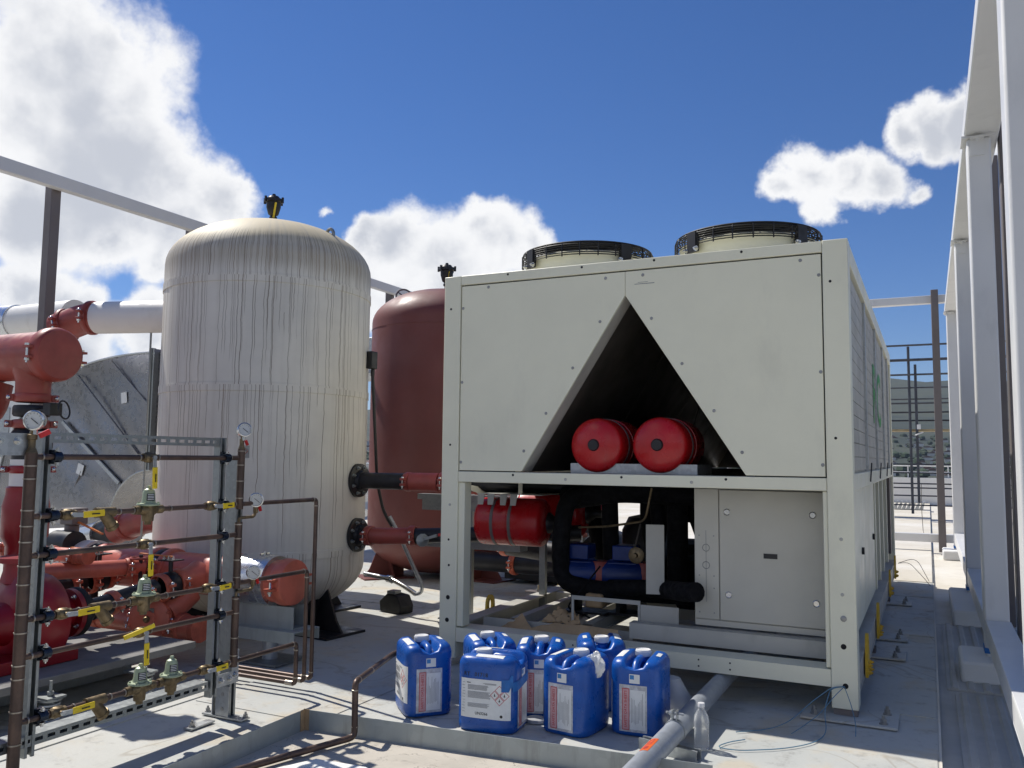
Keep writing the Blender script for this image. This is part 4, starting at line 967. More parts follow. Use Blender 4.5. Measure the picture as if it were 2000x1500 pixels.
    P('print_black',mb,'label_black',o)
    mb=MB(); hd=.0225
    for (cs,cz) in ((-.076,.202),(-.076,.154),(-.052,.178),(-.100,.178)):
        for k in range(4):
            a0,a1=k*PI/2,(k+1)*PI/2
            q=[(cs+r*math.cos(a),cz+r*math.sin(a)) for r,a in ((hd,a0),(hd,a1),(hd*.86,a1),(hd*.86,a0))]
            mb.add([H2(*w) for w in q],[(0,1,2,3)])
    P('hazard_diamonds',mb,'label_red',o)
    # seal sticker over the front notch, white stickers on the shoulders
    mb=MB(); patch(mb,lambda s,z:sidept('-y',s,z,.0012),-.024,.026,.244,.286,4,4); o=P('seal_sticker',mb,'label_white')
    mb=MB(); patch(mb,lambda s,z:sidept('-y',s,z,.0018),-.021,-.001,.262,.282,2,2); P('blue_mark',mb,'label_blue',o)
    mb=MB(); T=lambda u,v:(u,v,ztop(u,v)+.0012)
    patch(mb,T,-.104,-.070,-.085,.055,6,10); patch(mb,T,.076,.098,-.02,.045,4,6); P('shoulder_stickers',mb,'label_white')
    return t
SPECS=[('blue jug standing apart at the left end of the row',-2.385,3.84,46),
('front blue jug showing its wide white label side with UN3266, blue tape on its corner',-1.935,3.765,97),
('blue jug in the back row against the cream chiller post',-2.125,4.08,40),
('blue jug in the back row right behind the one with the wide white label',-1.84,4.115,20),
('blue jug with crumpled label and torn white paper on its shoulder',-1.565,3.925,-6),
('rearmost blue jug turned round so its deep handle recess faces the chiller',-1.60,4.36,205),
('blue jug at the right end of the row beside the water bottle',-1.285,4.07,5)]
j0=None; JUGS=[]
for lab,x,y,r in SPECS:
    j=jug(lab,x,y,r,first=j0); j0=j0 or j; JUGS.append(j)
# extras on single jugs
def on_jug(j,name,mb,mat): return mk(name,mb,mat,j,local=True)
mb=MB(); patch(mb,lambda s,z: sidept('-x',s,z+.02*(s<-.12),.0028),-.137,-.085,.196,.252,6,5); on_jug(JUGS[1],'blue_tape',mb,'tape_blue')
mb=MB(); patch(mb,lambda s,z: sidept('-y',s,z+(s+.1)*.12,.0028),-.108,.075,.196,.240,12,5); on_jug(JUGS[1],'blue_tape',mb,'tape_blue')
mb=MB(); text_on(mb,'RT   01718',.026,lambda a,b_: sidept('-x',.045-a*1.05,.266+b_,.0011)); on_jug(JUGS[1],'stamped_number',mb,'label_black')
def crumple(name,lab,c,r,seed,mat,sq=(1,1,1),cat='scrap',n=18):
    rd=random.Random(seed); mb=MB(); c=Vector(c); m_=n*2; ph=[(rd.uniform(0,6.3),rd.uniform(2,7),rd.uniform(2,9)) for _ in range(6)]
    for j in range(n+1):
        th=PI*j/n
        for i in range(m_):
            f=2*PI*i/m_; d=1+sum(.07*math.sin(a*f*0+f*round(b_)+a+th*c_) for a,b_,c_ in ph)+rd.uniform(-.05,.05)*(0<j<n)
            mb.v.append((c.x+r*d*math.sin(th)*math.cos(f)*sq[0],c.y+r*d*math.sin(th)*math.sin(f)*sq[1],c.z+r*d*math.cos(th)*sq[2]))
    for j in range(n):
        for i in range(m_):
            k=(i+1)%m_; mb.f.append((j*m_+i,(j+1)*m_+i,(j+1)*m_+k,j*m_+k))
    return solo(name,lab,cat,mb,mat,loc=tuple(c))
crumple('torn_paper','torn white crumpled paper hanging on the shoulder of a blue jug',(-1.455,3.885,.318),.046,4,'label_white',(1,.45,1.1))
# loose items by the jugs
mb=MB(); mb.lathe((-1.775,3.91,.006),(0,0,1),[(0,0),(.046,0),(.050,.004),(.050,.016),(.046,.019),(.044,.012),(0,.011)],n=36); solo('plastic_disc','round cloudy plastic lid lying on the deck between two jugs','lid',mb,'cap_cloudy',loc=(-1.775,3.91,.006))
mb=MB(); prof=[(0,.0),(.09,.0)]
for k in range(15): prof+=[(.092-.0036*k-(.0012 if k%2 else 0),.008+k*.012)]
prof+=[(.015,.185),(0,.187)]
mb.lathe((-1.165,4.38,.006),(0,0,1),prof,n=40); mb.v=[(v[0]+(v[2]-.006)*-.30,v[1],v[2]) for v in mb.v]
solo('pleated_bag','grey-white pleated filter bag standing behind the last blue jug','bag',mb,'cap_cloudy',loc=(-1.165,4.38,.006))
# water bottle
bt=thing('water_bottle','clear plastic water bottle with white cap beside the grey pipe','bottle',(-.955,3.915,.006))
prof=[(0,.004),(.020,.002),(.029,.0),(.033,.008),(.034,.020)]
for k in range(5): prof+=[(.0315,.028+k*.016),(.034,.036+k*.016)]
prof+=[(.034,.112),(.0335,.125),(.030,.145),(.022,.162),(.0145,.172),(.0135,.182)]
mb=MB(); mb.lathe((-.955,3.915,.006),(0,0,1),prof,n=28); mk('bottle_body',mb,'clear_plastic',bt)
mb=MB(); mb.lathe((-.955,3.915,.006),(0,0,1),[(0,.199),(.0145,.199),(.0155,.197),(.0155,.182),(.0,.182)],n=24); mk('bottle_cap',mb,'cap_white',bt)
# grey conduit with its strut support
gp=thing('floor_conduit','thick grey galvanized pipe running under the chiller with an orange sticker','pipe',(-1.06,3.8,.1))
mb=MB(); mb.cyl((-1.045,2.6,.100),(-1.045,6.3,.100),.046,n=32,caps=True); mk('pipe',mb,'conduit_pipe',gp)
mb=MB()
def onpipe(s,a,off=.0008): return (-1.045+(.046+off)*math.sin(a),s,.100+(.046+off)*math.cos(a))
patch(mb,lambda u,v:onpipe(v,u),-.62,.20,3.36,3.52,8,4); o=mk('orange_sticker',mb,paint('sticker_orange',(.75,.13,.02),.5),gp)
mb=MB(); text_on(mb,'480 VOLTS',.034,lambda a,b_: onpipe(3.44+a*.80,-.21-b_*19,.0018)); mk('sticker_print',mb,'label_red',o)
mb=MB(); mb.lathe((-1.045,3.80,.100),(0,1,0),[(.0462,-.016),(.0495,-.016),(.0495,.016),(.0462,.016)],n=32); mb.box(-1.058,-1.052,3.785,3.815,.150,.190); mb.box(-1.038,-1.032,3.785,3.815,.150,.190)
mb.cyl((-1.085,3.80,.176),(-1.005,3.80,.176),.0055,n=8); mb.hexbolt((-1.058,3.80,.176),(-1,0,0),.011,.01); mk('pipe_clamp',mb,'galvanized',gp)
mb=MB(); strut(mb,(-1.20,3.80,.029),(-.925,3.74,.029),(0,0,1),w=.048); mk('support_channel',mb,'galvanized',gp)
# blue strings tied to the post
mb=MB(); z=.012
mb.tube([(-.415,F-.012,.165),(-.47,F-.03,.16),(-.56,4.58,.10),(-.64,4.45,.03),(-.72,4.32,z),(-.86,4.20,z)],.0022,5,fil=.1)
mb.tube([(-.415,F-.012,.165),(-.48,F-.02,.15),(-.50,4.55,.07),(-.47,4.40,z),(-.50,4.22,z),(-.62,4.06,z),(-.80,3.94,z),(-.90,3.94,z),(-.86,4.04,z),(-.80,4.11,z)],.0024,5,fil=.12)
mb.tube([(-.415,F-.012,.165),(-.46,F-.04,.12),(-.52,4.55,.05),(-.60,4.38,z),(-.62,4.30,z)],.0020,5,fil=.1)
mb.tube([(-.415,F-.012,.165),(-.38,4.62,.10),(-.35,4.50,.04),(-.345,4.40,z)],.0020,5,fil=.05)
solo('tied_strings','loose blue strings tied to the chiller corner post and trailing on the deck','string',mb,'string_blue',loc=(-.5,4.4,.012))

# ================================================================== FOREGROUND TRAY (sheet metal curb)
cA=Vector((-2.69,3.275,0)); dx=Vector((1,.09,0)).normalized(); dy=Vector((.02,-1,0)).normalized()
tr=thing('sheet_metal_curb','low bent sheet-metal curb with a corner in the foreground','curb',(cA.x,cA.y,0))
def wallp(p,d,ln,h=.102,th=.004):
    n=Vector((-d.y,d.x,0))*th; mb=MB(); q=p+d*ln
    mb.prism([(p.x,p.y,.0006),(q.x,q.y,.0006),(q.x,q.y,h),(p.x,p.y,h)],n); return mb
mk('far_wall',wallp(cA,dx,1.05),'curb_steel' and 'curb_steel',None) if False else None
mb=wallp(cA,dx,1.9); mk('curb_wall',mb,'curb_steel',tr)
mb=wallp(cA+dy*.001,dy,3.2); mk('curb_wall',mb,'curb_steel',tr)
mb=MB(); mb.box(cA.x-.012,cA.x+.030,cA.y-.030,cA.y-.0001,.0006,.108); mb.v=[(v[0],v[1],v[2]) for v in mb.v]
mb=MB(); mb.prism([(cA.x,cA.y-.001,.001),(cA.x+.028,cA.y+.0015,.001),(cA.x+.028,cA.y+.0015,.106),(cA.x,cA.y-.001,.106)],(0,-.003,0)); mb.prism([(cA.x+.0045,cA.y-.006,.001),(cA.x+.0055,cA.y-.034,.001),(cA.x+.0055,cA.y-.034,.106),(cA.x+.0045,cA.y-.006,.106)],(.003,0,0)); mk('corner_seam',mb,'cardboard',tr)
mb=MB(); P0=cA; P1=cA+dx*1.9; P2=P1+dy*3.2; P3=cA+dy*3.2
mb.prism([(P0.x,P0.y,.0061),(P3.x,P3.y,.0061),(P2.x,P2.y,.0061),(P1.x,P1.y,.0061)],(0,0,.003)); mb.f[0]=mb.f[0]
mk('tray_floor',mb,'tray_floor',tr)
mb=MB(); mb.prism([(-2.36,2.96,.013),(-2.50,2.66,.013),(-2.3,1.8,.013),(-1.3,1.8,.013),(-1.55,2.70,.013),(-2.12,2.98,.013)],(0,0,.012)); solo('white_sheet','bright white sheet lying in the curb at the bottom edge','sheet',mb,'sheet_white',loc=(-1.9,2.4,.013),bevel=.002)
mb=MB(); mb.cyl((-2.20,2.86,.035),(-2.00,2.84,.045),.0032,n=8); mb.cyl((-2.205,2.86,.035),(-2.208,2.86,.035),.009,n=10); mb.tube([(-2.0,2.84,.045),(-1.92,2.82,.05),(-1.8,2.80,.03)],.0032,8); solo('long_screw','long thin screw lying on the white sheet','screw',mb,'screw_metal',loc=(-2.1,2.85,.03))
cp=thing('copper_drain','dark copper pipe rising over the curb with two elbows','pipe',(-2.40,3.24,.03))
tube_obj('pipe',[(-2.62,2.45,.031),(-2.375,3.245,.031),(-2.385,3.255,.27),(-2.60,3.86,.245),(-2.70,4.40,.24)],.0145,'copper_pipe',cp,.03,14)
mb=MB()
for (p,d) in (((-2.378,3.249,.075),(0,0,1)),((-2.384,3.253,.235),(0,0,1)),((-2.388,3.222,.031),(.25,.8,0)),((-2.402,3.303,.268),(-.33,.94,-.04)),((-2.471,3.497,.260),(-.33,.94,-.04))):
    mb.lathe(p,d,[(.0146,-.003),(.0165,-.002),(.0165,.002),(.0146,.003)],n=16)
mk('solder_rings',mb,'solder',cp)

# ================================================================== PRESSURE-REDUCING RACK
XP=-3.108
rk=thing('strut_rack','galvanized channel rack carrying the copper pipe lines','rack',(-3.17,2.7,0))
def rpart(name,mb,mat='strut_zinc'): return mk(name,mb,mat,rk)
for y,z0,z1 in ((2.20,.135,1.385),(3.135,.135,1.385),(3.262,.01,1.30),(1.985,.01,1.30)):
    mb=MB(); strut(mb,(-3.152,y,z0),(-3.152,y,z1),(1,0,0)); rpart('channel',mb)
    if y!=3.135: mb=MB(); strut(mb,(-3.1935,y,z0),(-3.1935,y,z1),(-1,0,0)); rpart('channel',mb)
mb=MB(); strut(mb,(-3.155,2.222,1.362),(-3.155,3.113,1.362),(-1,0,0),True); rpart('slotted_channel',mb)
mb=MB(); strut(mb,(-3.155,1.90,.195),(-3.155,3.10,.195),(-1,0,0),True); rpart('slotted_channel',mb)
mb=MB(); strut(mb,(-3.1965,1.90,.195),(-3.1965,3.10,.195),(1,0,0)); rpart('channel',mb)
def lplate(pts,bol):
    mb=MB(); mb.prism([(-3.127,y,z) for y,z in pts],(.006,0,0)); o=rpart('corner_plate',mb,'galvanized')
    mb=MB()
    for y,z in bol: mb.hexbolt((-3.121,y,z),(1,0,0),.012,.009)
    mk('bolts',mb,'gauge_steel',o)
lplate([(3.14,.175),(3.285,.175),(3.285,.335),(3.24,.335),(3.24,.235),(3.14,.235)],[(3.17,.205),(3.225,.205),(3.262,.215),(3.262,.30)])
lplate([(1.86,1.29),(2.14,1.29),(2.14,1.375),(1.86,1.375)],[(1.95,1.33),(2.0,1.345),(2.07,1.345)])
lplate([(1.90,1.16),(1.985,1.16),(1.985,1.289),(1.90,1.289)],[(1.945,1.25),(1.945,1.19)])
lplate([(3.235,1.285),(3.305,1.285),(3.305,1.35),(3.235,1.35)],[(3.27,1.32)])
lplate([(1.80,.13),(2.05,.13),(2.05,.235),(1.80,.235)],[(1.86,.18),(1.95,.18)])
mb=MB(); mb.box(-3.30,-3.04,3.23,3.29,.006,.014); mb.box(-3.24,-3.234,3.235,3.285,.0145,.14); mb.box(-3.215,-3.13,3.2335,3.2385,.0145,.16); mb.box(-3.2,-3.15,3.02,3.17,.006,.0135)
o=rpart('base_plate',mb,'galvanized')
mb=MB()
for x,y in ((-3.29,3.26),(-3.05,3.27),(-3.175,3.05)): mb.hexbolt((x,y,.014),(0,0,1),.011,.014)
for z in (.05,.12): mb.cyl((-3.17,3.2334,z),(-3.17,3.231,z),.009,n=12)
mk('bolts',mb,'screw_metal',o)
LZ=(1.285,1.055,.905,.665,.525,.285)
for z in LZ:
    for y in (2.225,3.135):
        mb=MB(); mb.lathe((XP,y,z),(0,1,0),[(.0135,-.017),(.021,-.017),(.021,.017),(.0135,.017)],n=16); mb.box(XP-.030,XP-.012,y-.016,y+.016,z-.028,z+.028); o=rpart('pipe_clamp',mb,'clamp_dark')
        mb=MB(); mb.hexbolt((XP+.004,y,z-.022),(0,0,-1),.009,.008); mb.hexbolt((XP+.004,y,z+.022),(0,0,1),.008,.007); mk('clamp_bolt',mb,'gauge_steel',o)
def coupl(mb,p,d,r,l=.02,e=.003):
    mb.lathe(p,d,[(r,-l/2),(r+e,-l/2),(r+e,l/2),(r,l/2)],n=18)
def ballvalve(parent,y,z,horiz=True,ln=.095):
    mb=MB(); mb.lathe((XP,y,z),(0,1,0),[(.012,-.034),(.018,-.034),(.018,-.022),(.022,-.018),(.024,0),(.022,.018),(.018,.022),(.018,.034),(.012,.034)],n=8)
    mb.cyl((XP,y,z),(XP+.036,y,z),.009,n=10); v=mk('ball_valve',mb,'brass',parent)
    mb=MB(); mb.cyl((XP+.033,y,z),(XP+.044,y,z),.010,n=6)
    if horiz:
        mb.bar((XP+.038,y-.004,z),(XP+.038,y+.045,z-.002),.018,.004,(1,0,0)); mk('lever',mb,'galvanized',v)
        mb=MB(); mb.bar((XP+.039,y+.040,z-.002),(XP+.044,y+.040+ln,z+.002),.026,.007,(1,0,0)); g_=mk('handle_grip',mb,'yellow_vinyl',v,.003)
        mb=MB(); mb.obox((XP+.0475,y+.045+ln/2,z),(.001,ln*.38,.005),Matrix.Identity(3)); mk('grip_print',mb,'label_black',g_)
    else:
        mb.bar((XP+.038,y,z+.004),(XP+.038,y+.003,z-.045),.018,.004,(1,0,0)); mk('lever',mb,'galvanized',v)
        mb=MB(); mb.bar((XP+.039,y+.003,z-.042),(XP+.041,y+.005,z-.042-ln),.026,.007,(1,0,0)); g_=mk('handle_grip',mb,'yellow_vinyl',v,.003)
        mb=MB(); mb.obox((XP+.0458,y+.004,z-.042-ln/2),(.001,.005,ln*.38),Matrix.Identity(3)); mk('grip_print',mb,'label_black',g_)
def strainer(parent,y,z):
    mb=MB(); coupl(mb,(XP,y,z),(0,1,0),.012,.09,.009); d=Vector((.0,.62,-.78)).normalized()
    mb.lathe(Vector((XP,y-.01,z)),d,[(.018,0),(.022,.01),(.024,.07),(.027,.071),(.027,.086),(.013,.087),(.012,.095),(0,.095)],n=16); mk('strainer',mb,'brass',parent)
def regulator(parent,y,z,x=XP,mat='regulator_green'):
    mb=MB(); mb.lathe((x,y,z),(0,1,0),[(.012,-.075),(.019,-.075),(.020,-.05),(.016,-.045),(.025,-.03),(.025,.03),(.016,.045),(.020,.05),(.019,.075),(.012,.075)],n=10)
    mb.lathe((x,y,z),(0,0,1),[(.024,-.05),(.026,-.03),(.026,.018)],n=18); mb.cyl((x,y,z-.065),(x,y,z-.05),.016,n=6); r=mk('regulator_body',mb,'brass',parent)
    mb=MB(); mb.lathe((x,y,z),(0,0,1),[(.0,.018),(.048,.018),(.050,.022),(.048,.028),(.031,.030),(.029,.036),(.026,.075),(.021,.088),(.010,.094),(.008,.106),(0,.107)],n=24)
    for k in range(6):
        a=k*PI/3; mb.cyl((x+.041*math.cos(a),y+.041*math.sin(a),z+.026),(x+.041*math.cos(a),y+.041*math.sin(a),z+.034),.005,n=6)
    q=mk('regulator_bell',mb,mat,parent)
    mb=MB()
    patch(mb,lambda a,b_:(x+(.0305-.08*(b_-.04))*math.cos(a),y+(.0305-.08*(b_-.04))*math.sin(a),z+b_),-1.0,.25,.040,.072,8,2); w=mk('name_plate',mb,'label_black',q)
    mb=MB()
    for k in range(4): patch(mb,lambda a,b_:(x+(.0312-.08*(b_-.04))*math.cos(a),y+(.0312-.08*(b_-.04))*math.sin(a),z+b_),-.85,.1,.045+k*.007,.0475+k*.007,6,1)
    mk('plate_print',mb,'label_white',q)
def gauge(parent,c,d=(.52,-.85,0),r=.034):
    c=Vector(c); d=Vector(d).normalized(); mb=MB()
    mb.lathe(c,d,[(0,-.022),(r*.93,-.022),(r*.97,-.018),(r*.97,.010),(r*1.08,.010),(r*1.08,.018),(r*.93,.020),(r*.91,.014)],n=36); mb.cyl(c-Vector((0,0,r))-d*.004,c-Vector((0,0,r+.018))-d*.004,.008,n=8); g_=mk('pressure_gauge',mb,'gauge_steel',parent)
    mb=MB(); mb.cyl(c+d*.010,c+d*.0145,r*.92,n=36); mk('dial',mb,'gauge_face',g_)
    a,b_,_=basis(d); mb=MB(); q=c+d*.0165; mb.bar(q-(a*.6-b_*.5).normalized()*r*.35,q+(a*.6-b_*.5).normalized()*r*.62,.0025,.0012,d)
    for k in range(11):
        t=-.7+k*(PI+1.4)/10; v=a*math.cos(t)+b_*math.sin(t); mb.bar(c+d*.0147+v*r*.70,c+d*.0147+v*r*.82,.0015,.0008,d)
    mk('needle_and_ticks',mb,'label_black',g_)
PR=.0115
def prv(z,yend,lab,nreg=1):
    t=thing('pipe_line',lab,'pipe line',(XP,2.1,z),'valved copper lines of the rack')
    tube_obj('pipe',[(XP,2.10,z),(XP,yend,z),(XP,yend,.072),(XP-.62,yend,.072)],PR,'copper_pipe',t,.018,12,4)
    mb=MB()
    for y in (2.165,2.36,2.53,2.60,2.80,3.02,3.20,yend-.03): coupl(mb,(XP,y,z),(0,1,0),PR,.006,.003)
    for zz in (z-.035,.105): coupl(mb,(XP,yend,zz),(0,0,1),PR,.006,.003)
    coupl(mb,(XP-.04,yend,.072),(1,0,0),PR,.05,.0025); mk('solder_rings',mb,'solder',t)
    ballvalve(t,2.29,z); strainer(t,2.46,z); regulator(t,2.68,z)
    ballvalve(t,3.045,z,ln=.07)
    if nreg>1: regulator(t,2.85,z-.002); 
    return t
prv(1.055,3.83,'uppermost valved copper line with the green bell regulator against the stained tank')
prv(.665,3.77,'middle valved copper line crossing the red flanged pipes')
prv(.285,3.70,'lowest valved copper line with two green bell regulators close to the deck',2)
def byp(z,lab,extra=False):
    t=thing('bypass_line',lab,'pipe line',(XP,2.1,z),'plain copper bypass lines of the rack')
    tube_obj('pipe',[(XP,2.10,z),(XP,3.215,z)],PR,'copper_pipe',t,0,12)
    mb=MB()
    for y in (2.165,2.62,2.72,3.16): coupl(mb,(XP,y,z),(0,1,0),PR,.006,.003)
    mk('solder_rings',mb,'solder',t)
    ballvalve(t,2.67,z,False,.095)
    if extra:
        mb=MB(); mb.bar((XP+.05,2.70,z+.03),(XP+.02,2.57,z-.005),.008,.018,(0,0,1)); mk('spare_handle',mb,'yellow_vinyl',t)
byp(1.285,'topmost plain bypass pipe, its yellow lever hanging against the stained tank')
byp(.905,'middle plain bypass pipe, its yellow lever hanging in front of the red tee')
byp(.525,'lowest plain bypass pipe with two yellow levers near the round red cover',True)
rs=thing('copper_riser','thick copper riser with a gauge on top at the left end of the rack','riser',(XP,2.08,0))
tube_obj('pipe',[(XP,2.12,.0065),(XP,2.12,1.30)],.0225,'copper_pipe',rs,0,18)
mb=MB()
for z in (.06,.21,.33,.45,.50,.62,.69,.80,.87,.96,1.02,1.08,1.20,1.25): coupl(mb,(XP,2.12,z),(0,0,1),.0225,.005,.0025)
mk('solder_rings',mb,'solder',rs)
mb=MB(); mb.lathe((XP,2.12,1.30),(0,0,1),[(.022,0),(.018,.012),(.013,.02),(.013,.05),(.018,.052),(.018,.07),(.009,.072),(.009,.09)],n=10); mk('gauge_cock',mb,'brass',rs); 
mb=MB(); mb.bar((XP+.02,2.135,1.365),(XP+.03,2.17,1.385),.012,.02); mk('cock_lever',mb,'red_plastic',rs)
gauge(rs,(XP+.02,2.115,1.425),r=.036)
for i,(z0,z1,lab) in enumerate([(1.05,1.33,'upper copper riser at the right end of the rack, gauge on top'),(.66,.965,'middle copper riser at the right end of the rack, side gauge'),(.28,.60,'lower copper riser at the right end of the rack, side gauge')]):
    t=thing('copper_riser',lab,'riser',(XP,3.235,z0),'copper risers at the right end of the rack'); y=3.235
    mb=MB(); mb.cyl((XP,y,z0-.02),(XP,y,z1),.0185,n=16); mk('pipe',mb,'copper_pipe',t)
    mb=MB()
    for z in (z0+.035,z0+.12,z1-.08,z1-.01): coupl(mb,(XP,y,z),(0,0,1),.0185,.005,.0025)
    mk('solder_rings',mb,'solder',t)
    if i==0:
        mb=MB(); mb.lathe((XP,y,z1),(0,0,1),[(.0185,0),(.011,.02),(.011,.05),(.007,.052),(.007,.065)],n=10); mk('gauge_cock',mb,'brass',t)
        mb=MB(); mb.bar((XP+.015,y+.01,z1+.045),(XP+.02,y+.02,z1+.02),.01,.012); mk('cock_lever',mb,'red_plastic',t)
        gauge(t,(XP+.01,y,z1+.095),(.80,-.45,.15),r=.034)
    else:
        tube_obj('gauge_pipe',[(XP,y,z1),(XP,y,z1+.022),(XP+.005,y+.10,z1+.022),(XP+.01,y+.105,z1+.05)],.008,'brass',t,.015,10,3)
        mb=MB(); mb.lathe((XP+.01,y+.105,z1+.04),(0,0,1),[(.008,0),(.013,.004),(.013,.03),(.008,.034)],n=8); mk('gauge_cock',mb,'brass',t)
        mb=MB(); mb.bar((XP+.025,y+.115,z1+.075),(XP+.03,y+.12,z1+.05),.010,.012); mk('cock_lever',mb,'red_plastic',t)
        gauge(t,(XP+.01,y+.105,z1+.108),(.72,-.69,0),r=.034)
# sleeper support under the three floor runs

# ================================================================== GROOVED PIPEWORK
def coupling(parent,c,d,r,w=.05,mat='coupling_orange',lug=(0,0,1),n=36):
    """grooved housing: raised ring with two ears and a bolt at each side; lug = bolt direction"""
    c=Vector(c); d=Vector(d).normalized(); lug=Vector(lug); lug=(lug-d*lug.dot(d)).normalized(); s=d.cross(lug)
    mb=MB(); mb.lathe(c,d,[(r*.98,-w/2),(r*1.09,-w/2+.003),(r*1.15,-w/4),(r*1.15,w/4),(r*1.09,w/2-.003),(r*.98,w/2)],n=n)
    R=Matrix((lug,s,d)).transposed()
    for sg in (-1,1):
        q=c+s*sg*r*1.30
        for k in (-1,1): mb.obox(q+lug*k*.026*(r/.11)**.4,(.018,r*.42,w*.75),R)
    o=mk('coupling',mb,mat,parent,.002)
    mb=MB(); kk=(r/.11)**.4
    for sg in (-1,1):
        q=c+s*sg*r*1.36; b_=.009*kk
        mb.cyl(q-lug*.062*kk,q+lug*.042*kk,b_*.75,n=8); mb.cyl(q-lug*.048*kk,q-lug*.036*kk,b_*1.6,n=6); mb.lathe(q,lug,[(b_*1.7,.036*kk),(b_*1.6,.043*kk),(b_*.8,.05*kk),(0,.051*kk)],n=12)
    mk('coupling_bolt',mb,'gauge_steel',o); return o
def pipe(parent,p,q,r,mat,name='pipe',n=36,caps=True):
    mb=MB(); mb.cyl(p,q,r,n=n,caps=caps); return mk(name,mb,mat,parent)
def butterfly(parent,c,d,r,mat='black_iron'):
    mb=MB(); mb.lathe(c,d,[(r*.9,-.035),(r*1.05,-.033),(r*1.12,-.02),(r*1.12,.02),(r*1.05,.033),(r*.9,.035)],n=32); return mk('valve_body',mb,mat,parent)
# upper header at the left, running along x
UH=(3.35,1.895)
uh=thing('upper_red_header','big rusty-red header pipe with round end cap at the left edge','pipe',(-4.9,3.35,1.9))
y,z=UH; r=.148
pipe(uh,(-6.6,y,z),(-4.75,y,z),r,'oxide_red')
mb=MB(); mb.lathe((-4.76,y,z),(1,0,0),[(r*.98,-.03),(r*1.08,-.028),(r*1.12,-.012),(r*1.12,.03),(r*1.06,.058),(r*1.03,.062),(r*.99,.068),(r*.6,.072),(0,.073)],n=56); mk('end_cap',mb,'oxide_red',uh,smooth=35)
R3=Matrix.Identity(3)
mb=MB()
for sg in (-1,1):
    for k in (-.03,.03): mb.box(-4.78,-4.715,y+sg*r*1.08-.028,y+sg*r*1.08+.038 if sg>0 else y+sg*r*1.08+.028,z+k-.007,z+k+.007)
o=mk('cap_ears',mb,'oxide_red',uh)
mb=MB()
for sg in (-1,1):
    q=Vector((-4.745,y+sg*(r*1.14+.01),z)); mb.cyl(q-Vector((0,0,.065)),q+Vector((0,0,.05)),.008,n=8); mb.cyl(q-Vector((0,0,.052)),q-Vector((0,0,.038)),.015,n=6); mb.cyl(q+Vector((0,0,.038)),q+Vector((0,0,.05)),.015,n=10)
mk('cap_bolt',mb,'gauge_steel',uh)
coupling(uh,(-5.38,y,z),(1,0,0),r,.07,'oxide_red')
mb=MB(); mb.lathe((-4.93,y,z-.08),(0,0,-1),[(.125,0),(.105,.06),(.098,.09),(.098,.20)],n=36); mk('tee_branch',mb,'oxide_red',uh)
coupling(uh,(-4.93,y,1.635),(0,0,1),.094,.055,'oxide_red',lug=(.8,-.5,0))
butterfly(uh,(-4.93,y,1.555),(0,0,1),.094)
coupling(uh,(-4.93,y,1.475),(0,0,1),.094,.055,'oxide_red',lug=(.8,-.5,0))
mb=MB(); mb.cyl((-4.84,y-.02,1.555),(-4.70,y+.02,1.555),.018,n=12); mb.box(-4.76,-4.69,y-.05,y+.03,1.525,1.60); mb.ring((-4.66,y+.02,1.56),(1,.4,.2),.055,.006,24,6); mk('gear_operator',mb,'black_plastic',uh,.003)
mb=MB(); mb.lathe((-4.93,y,1.45),(0,0,-1),[(.085,0),(.10,.02),(.125,.06),(.125,.12),(.095,.14),(.095,.20)],n=28); mk('check_valve_body',mb,'black_iron',uh)
mb=MB(); pipe(uh,(-4.93,y,1.26),(-4.93,y,1.10),.100,'white_jacket','insulated_riser')
mb=MB(); mb.lathe((-4.93,y,1.10),(0,0,-1),[(.10,0),(.115,.01),(.115,.05),(.13,.12),(.13,.30),(.10,.36),(.10,.42)],n=32); mk('pump_discharge',mb,'pump_red',uh)
coupling(uh,(-4.93,y,1.20),(0,0,1),.098,.05,'pump_red',lug=(.8,-.5,0))
mb=MB(); mb.tube([(-5.3,y,1.74),(-5.31,y-.03,1.55),(-5.45,y-.1,1.5)],.10,20,fil=.1); mk('side_elbow',mb,'oxide_red',uh)
pipe(uh,(-5.40,y-.10,1.50),(-5.75,y-.22,1.50),.125,'white_jacket','insulated_branch')
# T-handle valve at the far left
mb=MB(); mb.cyl((-3.9,2.12,1.40),(-3.9,2.35,1.40),.010,n=8); mb.cyl((-3.9,2.26,1.25),(-3.9,2.26,1.40),.010,n=8); mb.box(-3.92,-3.88,2.22,2.30,1.15,1.25); solo('tee_handle_valve','dark T-shaped valve handle at the left edge under the red header','valve',mb,'brown_frame',loc=(-3.9,2.25,1.15))
# white insulated pipes
wp=thing('white_pipe','white insulated pipe with rusty-red elbow running into the left flank of the stained tank','pipe',(-5.7,4.6,2.35))
pipe(wp,(-5.95,4.55,2.385),(-4.95,4.85,2.385),.128,'white_jacket','insulated_pipe')
mb=MB(); mb.tube([(-5.90,4.56,2.385),(-6.05,4.52,2.383),(-6.30,4.46,2.30)],.122,28,fil=.12,seg=8); mk('elbow',mb,'oxide_red',wp)
coupling(wp,(-5.995,4.535,2.385),(1,.3,0),.120,.05,'oxide_red',lug=(0,0,1)); coupling(wp,(-6.22,4.48,2.33),(1,.25,.3),.120,.05,'oxide_red',lug=(0,0,1))
mb=MB(); mb.cyl((-5.50,4.69,.5),(-5.50,4.69,2.26),.008,n=8); mk('hanger_rod',mb,'strut_zinc',wp)
wp2=thing('white_pipe','long white insulated pipe passing behind the tall brown post','pipe',(-8,5.3,2.6))
pipe(wp2,(-12.5,5.2,2.57),(-7.1,5.2,2.57),.158,'white_jacket','insulated_pipe')
